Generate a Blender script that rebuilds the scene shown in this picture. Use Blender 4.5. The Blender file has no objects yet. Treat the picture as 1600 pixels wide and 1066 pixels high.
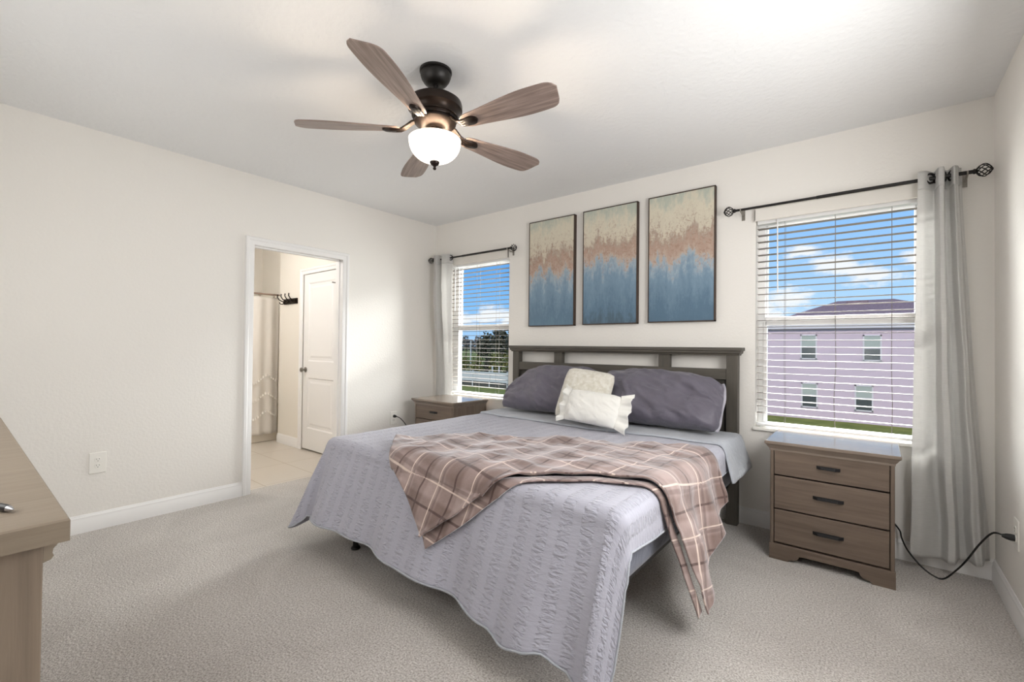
import bpy, bmesh, math, random
from math import sin, cos, pi, sqrt, hypot, atan2, radians
from mathutils import Vector, Matrix, noise as mnoise

random.seed(7)
SC = bpy.context.scene
COL = SC.collection

# ------------------------------------------------------------------ camera
FPX, YAW, PITCH, ROLL = 706.1, -0.6755, 0.0116, 0.0105
cam_data = bpy.data.cameras.new('camera')
cam_data.sensor_width = 36.0
cam_data.sensor_fit = 'HORIZONTAL'
cam_data.lens = FPX / 1600 * 36.0
cam_data.clip_start = 0.03
cam_data.clip_end = 3000
cam = bpy.data.objects.new('camera', cam_data)
COL.objects.link(cam)
_f = Vector((sin(YAW) * cos(PITCH), cos(YAW) * cos(PITCH), sin(PITCH)))
_r = _f.cross(Vector((0, 0, 1))).normalized()
_u = _r.cross(_f)
_r2 = _r * cos(ROLL) + _u * sin(ROLL)
_u2 = -_r * sin(ROLL) + _u * cos(ROLL)
M = Matrix((( _r2.x, _u2.x, -_f.x, 3.9537), (_r2.y, _u2.y, -_f.y, -3.5093), (_r2.z, _u2.z, -_f.z, 1.2209), (0, 0, 0, 1)))
cam.matrix_world = M
SC.camera = cam

# ------------------------------------------------------------------ exposure, render quality
SC.view_settings.view_transform = 'Standard'
SC.view_settings.look = 'None'
SC.view_settings.exposure = 0.38
SC.view_settings.gamma = 1.0
SC.view_settings.use_curve_mapping = False
SC.cycles.use_denoising = True
SC.cycles.max_bounces = 10
SC.cycles.diffuse_bounces = 7
SC.cycles.transparent_max_bounces = 24
SC.cycles.caustics_reflective = False
SC.cycles.caustics_refractive = False
SC.cycles.sample_clamp_indirect = 6.0


def lin(r, g, b):
    def f(c):
        c /= 255.0
        return c / 12.92 if c <= 0.04045 else ((c + 0.055) / 1.055) ** 2.4
    return (f(r), f(g), f(b), 1.0)


# ------------------------------------------------------------------ sky
def build_world():
    w = bpy.data.worlds.new('sky')
    SC.world = w
    w.use_nodes = True
    nt = w.node_tree
    nt.nodes.clear()
    N = nt.nodes.new
    L = nt.links.new

    def math(op, a, b=None, c=None):
        n = N('ShaderNodeMath'); n.operation = op
        for i, v in enumerate((a, b, c)):
            if v is None: continue
            if isinstance(v, (int, float)): n.inputs[i].default_value = v
            else: L(v, n.inputs[i])
        return n.outputs[0]
    tc = N('ShaderNodeTexCoord')
    sep = N('ShaderNodeSeparateXYZ'); L(tc.outputs['Generated'], sep.inputs[0])
    az = math('MULTIPLY', math('ARCTAN2', sep.outputs[0], sep.outputs[1]), 57.2958)
    el = math('MULTIPLY', math('ARCSINE', sep.outputs[2]), 57.2958)
    ramp = N('ShaderNodeValToRGB')
    L(math('DIVIDE', el, 60.0), ramp.inputs[0])
    cr = ramp.color_ramp
    cr.elements[0].position = 0.0; cr.elements[0].color = (0.52, 0.72, 0.95, 1)
    cr.elements[1].position = 1.0; cr.elements[1].color = (0.06, 0.22, 0.62, 1)
    for p_, c_ in ((0.09, (0.44, 0.68, 0.97, 1)), (0.24, (0.27, 0.53, 0.95, 1))):
        e = cr.elements.new(p_); e.color = c_
    ramp2 = N('ShaderNodeValToRGB')
    L(math('DIVIDE', el, 60.0), ramp2.inputs[0])
    c2 = ramp2.color_ramp
    c2.elements[0].position = 0.0; c2.elements[0].color = (0.42, 0.64, 0.92, 1)
    c2.elements[1].position = 1.0; c2.elements[1].color = (0.05, 0.2, 0.6, 1)
    for p_, c_ in ((0.08, (0.24, 0.53, 0.93, 1)), (0.18, (0.12, 0.37, 0.83, 1))):
        e = c2.elements.new(p_); e.color = c_
    azr = N('ShaderNodeMapRange'); azr.interpolation_type = 'SMOOTHSTEP'
    azr.inputs['From Min'].default_value = -36; azr.inputs['From Max'].default_value = -12
    L(az, azr.inputs['Value'])
    skym = N('ShaderNodeMix'); skym.data_type = 'RGBA'
    L(azr.outputs[0], skym.inputs['Factor']); L(ramp2.outputs['Color'], skym.inputs['A']); L(ramp.outputs['Color'], skym.inputs['B'])
    # clouds: soft blobs in azimuth / elevation broken up by noise
    comb = N('ShaderNodeCombineXYZ'); L(math('MULTIPLY', az, 0.30), comb.inputs[0]); L(math('MULTIPLY', el, 0.62), comb.inputs[1])
    nz = N('ShaderNodeTexNoise'); nz.inputs['Scale'].default_value = 1.0; nz.inputs['Detail'].default_value = 7
    nz.inputs['Roughness'].default_value = 0.62
    L(comb.outputs[0], nz.inputs['Vector'])
    nzv = math('MULTIPLY', math('SUBTRACT', nz.outputs['Fac'], 0.5), 3.4)
    blobs = [(-5.6, 10.3, 2.0, 0.8), (-3.0, 8.7, 3.0, 1.3), (0.0, 7.2, 2.6, 0.9), (-1.3, 8.0, 2.2, 1.0), (-7.6, 5.3, 2.2, 1.6), (-9.4, 3.6, 2.2, 1.6),
             (3.6, 8.6, 1.5, 1.0), (-41.0, 4.0, 2.6, 1.1), (-44.6, 3.2, 2.4, 1.0), (-38.6, 3.4, 2.2, 1.6), (-25, 8, 6, 2), (14, 9, 5, 2),
             (-60, 7, 7, 2.5), (30, 6, 6, 2)]
    m = None
    for a0, e0, wa, we in blobs:
        dx = math('DIVIDE', math('SUBTRACT', az, a0), wa)
        dy = math('DIVIDE', math('SUBTRACT', el, e0), we)
        d = math('SQRT', math('ADD', math('MULTIPLY', dx, dx), math('MULTIPLY', dy, dy)))
        v = math('SUBTRACT', 1.15, d)
        m = v if m is None else math('MAXIMUM', m, v)
    mm = math('ADD', m, nzv)
    mr = N('ShaderNodeMapRange'); mr.interpolation_type = 'SMOOTHSTEP'
    mr.inputs['From Min'].default_value = 0.0; mr.inputs['From Max'].default_value = 0.85
    L(mm, mr.inputs['Value'])
    mix = N('ShaderNodeMix'); mix.data_type = 'RGBA'
    L(math('MULTIPLY', mr.outputs[0], 0.93), mix.inputs['Factor'])
    L(skym.outputs['Result'], mix.inputs['A'])
    mix.inputs['B'].default_value = (0.93, 0.93, 0.95, 1)
    bg = N('ShaderNodeBackground'); L(mix.outputs['Result'], bg.inputs['Color']); bg.inputs['Strength'].default_value = 0.84
    out = N('ShaderNodeOutputWorld'); L(bg.outputs[0], out.inputs['Surface'])


build_world()


def light(name, kind, loc, energy, color=(1, 1, 1), size=None, target=None, radius=None, spread=None):
    d = bpy.data.lights.new(name, kind)
    d.energy = energy
    d.color = color
    if kind == 'AREA':
        d.shape = 'RECTANGLE'; d.size, d.size_y = size
        if spread: d.spread = spread
    if kind == 'POINT' and radius: d.shadow_soft_size = radius
    if kind == 'SUN': d.angle = radians(1.0)
    o = bpy.data.objects.new(name, d)
    COL.objects.link(o)
    o.location = loc
    if target is not None:
        o.rotation_euler = (Vector(target) - Vector(loc)).to_track_quat('-Z', 'Y').to_euler()
    return o


W_IN = 4.459
# sun comes from behind the house; the other lights are added to brighten the rooms
light('sun', 'SUN', (10, -24, 30), 2.3, (1.0, 0.95, 0.87), target=(3, 12, 0))
light('fill_panel_high', 'AREA', (2.2, 5.0, 4.95), 4700, (1.0, 0.985, 0.96), (7.0, 2.4), (2.2, 0.0, 1.3))  # added area panel outside, above the view through the windows
light('fill_panel_between_windows', 'AREA', (1.2, 2.0, 1.6), 230, (1.0, 0.985, 0.96), (2.4, 2.6), (1.2, 0.0, 1.6))  # added area panel outside, out of view between the two windows
light('fill_at_front_wall', 'AREA', (2.0, -3.88, 1.5), 15, (1.0, 0.99, 0.975), (2.2, 1.3), (2.0, 0.0, 0.9))  # added fill light in front of the invented front-wall window
light('fill_at_right_wall', 'AREA', (W_IN - 0.03, -1.72, 1.40), 48, (1.0, 0.995, 0.985), (1.2, 1.25), (0.0, -1.6, 0.85))  # added fill light in front of the invented right-wall window
light('bathroom_fill_point', 'POINT', (-1.05, -2.30, 2.20), 34, (1.0, 0.965, 0.93), radius=0.12)  # added point light for the bathroom, no fixture modelled

# ------------------------------------------------------------------ materials
MATS = {}


def new_mat(name):
    m = bpy.data.materials.new(name)
    m.use_nodes = True
    nt = m.node_tree
    b = nt.nodes['Principled BSDF']
    return m, nt, b


def plain(name, col, rough=0.5, metal=0.0, spec=0.5, **kw):
    if name in MATS: return MATS[name]
    m, nt, b = new_mat(name)
    b.inputs['Base Color'].default_value = col
    b.inputs['Roughness'].default_value = rough
    b.inputs['Metallic'].default_value = metal
    b.inputs['Specular IOR Level'].default_value = spec
    for k, v in kw.items():
        b.inputs[k.replace('_', ' ')].default_value = v
    # faint procedural variation so no surface is perfectly even
    tc = nt.nodes.new('ShaderNodeTexCoord')
    nz = nt.nodes.new('ShaderNodeTexNoise'); nz.inputs['Scale'].default_value = 35
    nt.links.new(tc.outputs['Object'], nz.inputs['Vector'])
    mr = nt.nodes.new('ShaderNodeMapRange')
    mr.inputs['To Min'].default_value = max(0, rough - 0.06); mr.inputs['To Max'].default_value = min(1, rough + 0.06)
    nt.links.new(nz.outputs['Fac'], mr.inputs['Value'])
    nt.links.new(mr.outputs[0], b.inputs['Roughness'])
    MATS[name] = m
    return m


def bumpy(name, col, rough, scale, dist, detail=4, strength=1.0, col2=None, cscale=None, spec=0.3):
    if name in MATS: return MATS[name]
    m, nt, b = new_mat(name)
    b.inputs['Base Color'].default_value = col
    b.inputs['Roughness'].default_value = rough
    b.inputs['Specular IOR Level'].default_value = spec
    tc = nt.nodes.new('ShaderNodeTexCoord')
    nz = nt.nodes.new('ShaderNodeTexNoise'); nz.inputs['Scale'].default_value = scale; nz.inputs['Detail'].default_value = detail
    nt.links.new(tc.outputs['Object'], nz.inputs['Vector'])
    bp = nt.nodes.new('ShaderNodeBump'); bp.inputs['Distance'].default_value = dist; bp.inputs['Strength'].default_value = strength
    nt.links.new(nz.outputs['Fac'], bp.inputs['Height'])
    nt.links.new(bp.outputs[0], b.inputs['Normal'])
    if col2 is not None:
        n2 = nt.nodes.new('ShaderNodeTexNoise'); n2.inputs['Scale'].default_value = cscale or scale; n2.inputs['Detail'].default_value = 5
        nt.links.new(tc.outputs['Object'], n2.inputs['Vector'])
        mx = nt.nodes.new('ShaderNodeMix'); mx.data_type = 'RGBA'
        mr = nt.nodes.new('ShaderNodeMapRange'); mr.inputs['From Min'].default_value = 0.3; mr.inputs['From Max'].default_value = 0.7
        nt.links.new(n2.outputs['Fac'], mr.inputs['Value'])
        nt.links.new(mr.outputs[0], mx.inputs['Factor'])
        mx.inputs['A'].default_value = col; mx.inputs['B'].default_value = col2
        nt.links.new(mx.outputs['Result'], b.inputs['Base Color'])
    MATS[name] = m
    return m


def wood(name, dark, light_, axis='X', rough=0.45, scale=1.0, spec=0.4):
    if name in MATS: return MATS[name]
    m, nt, b = new_mat(name)
    b.inputs['Roughness'].default_value = rough
    b.inputs['Specular IOR Level'].default_value = spec
    tc = nt.nodes.new('ShaderNodeTexCoord')
    mp = nt.nodes.new('ShaderNodeMapping')
    s = {'X': (1.6, 26, 26), 'Y': (26, 1.6, 26), 'Z': (26, 26, 1.6)}[axis]
    mp.inputs['Scale'].default_value = [v * scale for v in s]
    nt.links.new(tc.outputs['Object'], mp.inputs['Vector'])
    nz = nt.nodes.new('ShaderNodeTexNoise'); nz.inputs['Scale'].default_value = 1.6; nz.inputs['Detail'].default_value = 8
    nz.inputs['Distortion'].default_value = 0.7; nz.inputs['Roughness'].default_value = 0.62
    nt.links.new(mp.outputs[0], nz.inputs['Vector'])
    rp = nt.nodes.new('ShaderNodeValToRGB')
    rp.color_ramp.elements[0].position = 0.3; rp.color_ramp.elements[0].color = dark
    rp.color_ramp.elements[1].position = 0.72; rp.color_ramp.elements[1].color = light_
    nt.links.new(nz.outputs['Fac'], rp.inputs[0])
    nt.links.new(rp.outputs[0], b.inputs['Base Color'])
    bp = nt.nodes.new('ShaderNodeBump'); bp.inputs['Distance'].default_value = 0.0006
    nt.links.new(nz.outputs['Fac'], bp.inputs['Height']); nt.links.new(bp.outputs[0], b.inputs['Normal'])
    MATS[name] = m
    return m


M_wall = bumpy('wall_paint', lin(231, 228, 223), 0.85, 60, 0.0016, 5)
M_ceil = bumpy('ceiling_paint', lin(230, 231, 232), 0.9, 32, 0.004, 4)
M_bath = bumpy('bathroom_paint', lin(226, 221, 212), 0.85, 60, 0.0012, 5)
M_trim = plain('white_trim_paint', lin(232, 231, 230), 0.42)
M_vinyl = plain('white_vinyl', lin(240, 240, 240), 0.35)
M_sill = plain('white_sill', lin(240, 238, 232), 0.25)
M_black = plain('black_iron', lin(26, 23, 21), 0.42, 0.3)
M_bronze = plain('oiled_bronze', lin(40, 31, 26), 0.34, 0.7)
M_nickel = plain('brushed_nickel', lin(150, 145, 138), 0.35, 1.0)
M_handle = plain('black_handle', lin(42, 42, 44), 0.4, 0.4)
M_rubber = plain('black_cord', lin(14, 13, 13), 0.5)
M_plate = plain('outlet_plastic', lin(236, 234, 228), 0.35)
M_slot = plain('dark_slot', lin(60, 58, 55), 0.6)
M_ns = wood('taupe_wood', lin(92, 79, 69), lin(117, 102, 90), 'X', 0.38)
M_nsz = wood('taupe_wood_upright', lin(92, 79, 69), lin(115, 101, 89), 'Z', 0.4)
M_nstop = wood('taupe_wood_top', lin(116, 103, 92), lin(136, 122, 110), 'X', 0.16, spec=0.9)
M_gap = plain('drawer_gap', lin(26, 22, 20), 0.8)
M_hb = wood('grey_brown_wood', lin(72, 68, 62), lin(90, 85, 77), 'X', 0.5)
M_hbz = wood('grey_brown_wood_upright', lin(71, 67, 61), lin(88, 83, 75), 'Z', 0.5)
M_hbp = wood('grey_brown_panel', lin(64, 61, 57), lin(78, 74, 68), 'Z', 0.55)
M_dr = wood('dresser_wood_top', lin(134, 121, 106), lin(150, 137, 121), 'Y', 0.5)
M_drz = wood('dresser_wood_side', lin(122, 108, 94), lin(142, 127, 112), 'Z', 0.55)
M_blade = wood('weathered_blade', lin(106, 91, 84), lin(166, 147, 138), 'X', 0.34, 1.3)
M_bladetop = plain('blade_edge', lin(58, 48, 44), 0.5)


def carpet_mat():
    m, nt, b = new_mat('carpet_pile')
    b.inputs['Roughness'].default_value = 1.0
    b.inputs['Specular IOR Level'].default_value = 0.05
    b.inputs['Sheen Weight'].default_value = 0.25
    tc = nt.nodes.new('ShaderNodeTexCoord')
    n1 = nt.nodes.new('ShaderNodeTexNoise'); n1.inputs['Scale'].default_value = 135; n1.inputs['Detail'].default_value = 3; n1.inputs['Roughness'].default_value = 0.7
    n2 = nt.nodes.new('ShaderNodeTexNoise'); n2.inputs['Scale'].default_value = 2.2; n2.inputs['Detail'].default_value = 4; n2.inputs['Distortion'].default_value = 0.8
    n3 = nt.nodes.new('ShaderNodeTexNoise'); n3.inputs['Scale'].default_value = 55; n3.inputs['Detail'].default_value = 3
    for n in (n1, n2, n3): nt.links.new(tc.outputs['Object'], n.inputs['Vector'])
    r1 = nt.nodes.new('ShaderNodeValToRGB')
    r1.color_ramp.elements[0].position = 0.34; r1.color_ramp.elements[0].color = lin(146, 138, 131)
    r1.color_ramp.elements[1].position = 0.62; r1.color_ramp.elements[1].color = lin(220, 215, 210)
    nt.links.new(n1.outputs['Fac'], r1.inputs[0])
    mx = nt.nodes.new('ShaderNodeMix'); mx.data_type = 'RGBA'; mx.blend_type = 'MULTIPLY'
    mx.inputs['Factor'].default_value = 1.0
    r2 = nt.nodes.new('ShaderNodeValToRGB')
    r2.color_ramp.elements[0].position = 0.35; r2.color_ramp.elements[0].color = (0.87, 0.865, 0.86, 1)
    r2.color_ramp.elements[1].position = 0.65; r2.color_ramp.elements[1].color = (1, 1, 1, 1)
    nt.links.new(n2.outputs['Fac'], r2.inputs[0])
    nt.links.new(r1.outputs[0], mx.inputs['A']); nt.links.new(r2.outputs[0], mx.inputs['B'])
    nt.links.new(mx.outputs['Result'], b.inputs['Base Color'])
    ad = nt.nodes.new('ShaderNodeMath'); ad.operation = 'ADD'
    nt.links.new(n1.outputs['Fac'], ad.inputs[0]); nt.links.new(n3.outputs['Fac'], ad.inputs[1])
    bp = nt.nodes.new('ShaderNodeBump'); bp.inputs['Distance'].default_value = 0.009; bp.inputs['Strength'].default_value = 0.75
    nt.links.new(ad.outputs[0], bp.inputs['Height']); nt.links.new(bp.outputs[0], b.inputs['Normal'])
    return m


def tile_mat():
    m, nt, b = new_mat('beige_floor_tile')
    b.inputs['Roughness'].default_value = 0.35
    tc = nt.nodes.new('ShaderNodeTexCoord')
    mp = nt.nodes.new('ShaderNodeMapping'); mp.inputs['Location'].default_value = (0.75, 1.335, 0)
    nt.links.new(tc.outputs['Object'], mp.inputs['Vector'])
    br = nt.nodes.new('ShaderNodeTexBrick')
    br.offset = 0.0; br.inputs['Scale'].default_value = 1.0
    br.inputs['Brick Width'].default_value = 0.61; br.inputs['Row Height'].default_value = 0.457
    br.inputs['Mortar Size'].default_value = 0.004
    br.inputs['Color1'].default_value = lin(200, 192, 181); br.inputs['Color2'].default_value = lin(196, 188, 177)
    br.inputs['Mortar'].default_value = lin(172, 158, 140)
    nt.links.new(mp.outputs[0], br.inputs['Vector'])
    nt.links.new(br.outputs['Color'], b.inputs['Base Color'])
    return m


def glass_mat():
    m = bpy.data.materials.new('window_glass'); m.use_nodes = True
    nt = m.node_tree; nt.nodes.clear()
    t = nt.nodes.new('ShaderNodeBsdfTransparent'); t.inputs[0].default_value = (0.97, 0.985, 0.98, 1)
    g = nt.nodes.new('ShaderNodeBsdfGlossy'); g.inputs['Roughness'].default_value = 0.02
    fr = nt.nodes.new('ShaderNodeLayerWeight'); fr.inputs['Blend'].default_value = 0.12
    ml = nt.nodes.new('ShaderNodeMath'); ml.operation = 'MULTIPLY'; ml.inputs[1].default_value = 0.35
    nt.links.new(fr.outputs['Fresnel'], ml.inputs[0])
    mx = nt.nodes.new('ShaderNodeMixShader')
    nt.links.new(ml.outputs[0], mx.inputs[0]); nt.links.new(t.outputs[0], mx.inputs[1]); nt.links.new(g.outputs[0], mx.inputs[2])
    o = nt.nodes.new('ShaderNodeOutputMaterial'); nt.links.new(mx.outputs[0], o.inputs[0])
    return m


def cloth(name, col, rough=0.8, sheen=0.3, transl=0.0, weave=900, weave_d=0.0003, wr_scale=9, wr_d=0.0, col2=None, stretch=(1, 1, 1), spec=0.2):
    """plain woven cloth: fine weave bump, optional wrinkle bump and see-through"""
    if name in MATS: return MATS[name]
    m, nt, b = new_mat(name)
    b.inputs['Base Color'].default_value = col
    b.inputs['Roughness'].default_value = rough
    b.inputs['Specular IOR Level'].default_value = spec
    b.inputs['Sheen Weight'].default_value = sheen
    tc = nt.nodes.new('ShaderNodeTexCoord')
    mp = nt.nodes.new('ShaderNodeMapping'); mp.inputs['Scale'].default_value = stretch
    nt.links.new(tc.outputs['Object'], mp.inputs['Vector'])
    n1 = nt.nodes.new('ShaderNodeTexNoise'); n1.inputs['Scale'].default_value = weave; n1.inputs['Detail'].default_value = 2
    nt.links.new(mp.outputs[0], n1.inputs['Vector'])
    bp = nt.nodes.new('ShaderNodeBump'); bp.inputs['Distance'].default_value = weave_d
    nt.links.new(n1.outputs['Fac'], bp.inputs['Height'])
    last = bp
    if wr_d:
        n2 = nt.nodes.new('ShaderNodeTexNoise'); n2.inputs['Scale'].default_value = wr_scale; n2.inputs['Detail'].default_value = 3; n2.inputs['Distortion'].default_value = 1.2
        nt.links.new(tc.outputs['Object'], n2.inputs['Vector'])
        b2 = nt.nodes.new('ShaderNodeBump'); b2.inputs['Distance'].default_value = wr_d
        nt.links.new(n2.outputs['Fac'], b2.inputs['Height']); nt.links.new(bp.outputs[0], b2.inputs['Normal'])
        last = b2
    nt.links.new(last.outputs[0], b.inputs['Normal'])
    if col2 is not None:
        mx = nt.nodes.new('ShaderNodeMix'); mx.data_type = 'RGBA'
        mr = nt.nodes.new('ShaderNodeMapRange'); mr.inputs['From Min'].default_value = 0.35; mr.inputs['From Max'].default_value = 0.65
        nt.links.new(n1.outputs['Fac'], mr.inputs['Value']); nt.links.new(mr.outputs[0], mx.inputs['Factor'])
        mx.inputs['A'].default_value = col; mx.inputs['B'].default_value = col2
        nt.links.new(mx.outputs['Result'], b.inputs['Base Color'])
    if transl:
        t = nt.nodes.new('ShaderNodeBsdfTranslucent'); t.inputs['Color'].default_value = col
        ms = nt.nodes.new('ShaderNodeMixShader'); ms.inputs[0].default_value = transl
        o = nt.nodes['Material Output']
        nt.links.new(b.outputs[0], ms.inputs[1]); nt.links.new(t.outputs[0], ms.inputs[2]); nt.links.new(ms.outputs[0], o.inputs['Surface'])
    MATS[name] = m
    return m


def quilt_mat():
    """stitched channels running head to foot with puckers between them, from the cloth's own UV in metres"""
    m, nt, b = new_mat('grey_quilted_cotton')
    b.inputs['Base Color'].default_value = lin(175, 175, 188)
    b.inputs['Roughness'].default_value = 0.72
    b.inputs['Specular IOR Level'].default_value = 0.25
    b.inputs['Sheen Weight'].default_value = 0.25
    N = nt.nodes.new; L = nt.links.new
    uv = N('ShaderNodeUVMap'); uv.uv_map = 'UVMap'
    sp = N('ShaderNodeSeparateXYZ'); L(uv.outputs[0], sp.inputs[0])

    def math(op, a, b_=None):
        n = N('ShaderNodeMath'); n.operation = op
        for i, v in enumerate((a, b_)):
            if v is None: continue
            if isinstance(v, (int, float)): n.inputs[i].default_value = v
            else: L(v, n.inputs[i])
        return n.outputs[0]
    # channels: period 8.2 cm, a narrow flat band every other channel
    ph = math('MULTIPLY', sp.outputs[0], 2 * pi / 0.094)
    band = math('SMOOTH_MIN', 1.0, math('MAXIMUM', math('ADD', math('MULTIPLY', math('SINE', ph), 2.2), 0.9), 0.0))
    edge = math('POWER', math('ABSOLUTE', math('SINE', ph)), 0.25)
    cv = N('ShaderNodeCombineXYZ')
    L(math('MULTIPLY', sp.outputs[0], 26.0), cv.inputs[0]); L(math('MULTIPLY', sp.outputs[1], 70.0), cv.inputs[1])
    nz = N('ShaderNodeTexNoise'); nz.inputs['Scale'].default_value = 1.0; nz.inputs['Detail'].default_value = 3; nz.inputs['Distortion'].default_value = 0.5
    L(cv.outputs[0], nz.inputs['Vector'])
    puck = math('MULTIPLY', math('MULTIPLY', math('SUBTRACT', nz.outputs['Fac'], 0.5), math('ADD', math('MULTIPLY', band, 0.85), 0.15)), 1.15)
    hsum = math('ADD', math('ADD', math('MULTIPLY', edge, 0.10), math('MULTIPLY', band, 0.05)), puck)
    bp = N('ShaderNodeBump'); bp.inputs['Distance'].default_value = 0.018; bp.inputs['Strength'].default_value = 0.85
    L(hsum, bp.inputs['Height'])
    L(bp.outputs[0], b.inputs['Normal'])
    return m


def plaid_mat():
    """fleece plaid: thin cream and dark lines over mauve-brown blocks, from the throw's own UV"""
    m, nt, b = new_mat('plaid_fleece')
    b.inputs['Roughness'].default_value = 0.75
    b.inputs['Specular IOR Level'].default_value = 0.2
    b.inputs['Sheen Weight'].default_value = 0.7
    b.inputs['Sheen Roughness'].default_value = 0.4
    b.inputs['Sheen Tint'].default_value = (0.95, 0.95, 1.0, 1)
    N = nt.nodes.new; L = nt.links.new
    uv = N('ShaderNodeUVMap'); uv.uv_map = 'UVMap'
    sp = N('ShaderNodeSeparateXYZ'); L(uv.outputs[0], sp.inputs[0])

    def math(op, a, b_=None):
        n = N('ShaderNodeMath'); n.operation = op
        for i, v in enumerate((a, b_)):
            if v is None: continue
            if isinstance(v, (int, float)): n.inputs[i].default_value = v
            else: L(v, n.inputs[i])
        return n.outputs[0]

    def line(coord, centre, half, soft):
        fr = math('FRACT', math('ADD', coord, 0.5 - centre))
        d = math('ABSOLUTE', math('SUBTRACT', fr, 0.5))
        mr = N('ShaderNodeMapRange'); mr.interpolation_type = 'SMOOTHSTEP'
        mr.inputs['From Min'].default_value = half + soft; mr.inputs['From Max'].default_value = half
        L(d, mr.inputs['Value'])
        return mr.outputs[0]
    U, V = sp.outputs[0], sp.outputs[1]
    base = N('ShaderNodeMix'); base.data_type = 'RGBA'
    base.inputs['A'].default_value = lin(172, 153, 148); base.inputs['B'].default_value = lin(126, 106, 99)
    bu, bv = line(U, 0.42, 0.20, 0.10), line(V, 0.45, 0.20, 0.10)
    L(math('MULTIPLY', math('ADD', bu, bv), 0.46), base.inputs['Factor'])
    dk = N('ShaderNodeMix'); dk.data_type = 'RGBA'
    dl = math('MAXIMUM', math('MAXIMUM', line(U, 0.5, 0.016, 0.02), line(V, 0.5, 0.014, 0.02)), math('MULTIPLY', math('MAXIMUM', line(U, 0.10, 0.02, 0.03), line(V, 0.1, 0.02, 0.03)), 0.5))
    L(math('MULTIPLY', dl, 0.75), dk.inputs['Factor']); L(base.outputs['Result'], dk.inputs['A']); dk.inputs['B'].default_value = lin(78, 58, 54)
    wt = N('ShaderNodeMix'); wt.data_type = 'RGBA'
    wl = math('MAXIMUM', line(U, 0.0, 0.009, 0.012), line(V, 0.0, 0.009, 0.012))
    L(math('MULTIPLY', wl, 0.9), wt.inputs['Factor']); L(dk.outputs['Result'], wt.inputs['A']); wt.inputs['B'].default_value = lin(226, 208, 196)
    nz = N('ShaderNodeTexNoise'); nz.inputs['Scale'].default_value = 3.2; nz.inputs['Detail'].default_value = 5
    L(uv.outputs[0], nz.inputs['Vector'])
    mo = N('ShaderNodeMix'); mo.data_type = 'RGBA'; mo.blend_type = 'MULTIPLY'; mo.inputs['Factor'].default_value = 1.0
    rp = N('ShaderNodeValToRGB'); rp.color_ramp.elements[0].position = 0.3; rp.color_ramp.elements[0].color = (0.84, 0.83, 0.83, 1)
    rp.color_ramp.elements[1].position = 0.7; rp.color_ramp.elements[1].color = (1.06, 1.06, 1.08, 1)
    L(nz.outputs['Fac'], rp.inputs[0]); L(wt.outputs['Result'], mo.inputs['A']); L(rp.outputs[0], mo.inputs['B'])
    L(mo.outputs['Result'], b.inputs['Base Color'])
    tc = N('ShaderNodeTexCoord')
    n2 = N('ShaderNodeTexNoise'); n2.inputs['Scale'].default_value = 14; n2.inputs['Detail'].default_value = 4
    L(tc.outputs['Object'], n2.inputs['Vector'])
    bp = N('ShaderNodeBump'); bp.inputs['Distance'].default_value = 0.006
    L(n2.outputs['Fac'], bp.inputs['Height']); L(bp.outputs[0], b.inputs['Normal'])
    return m


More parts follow.
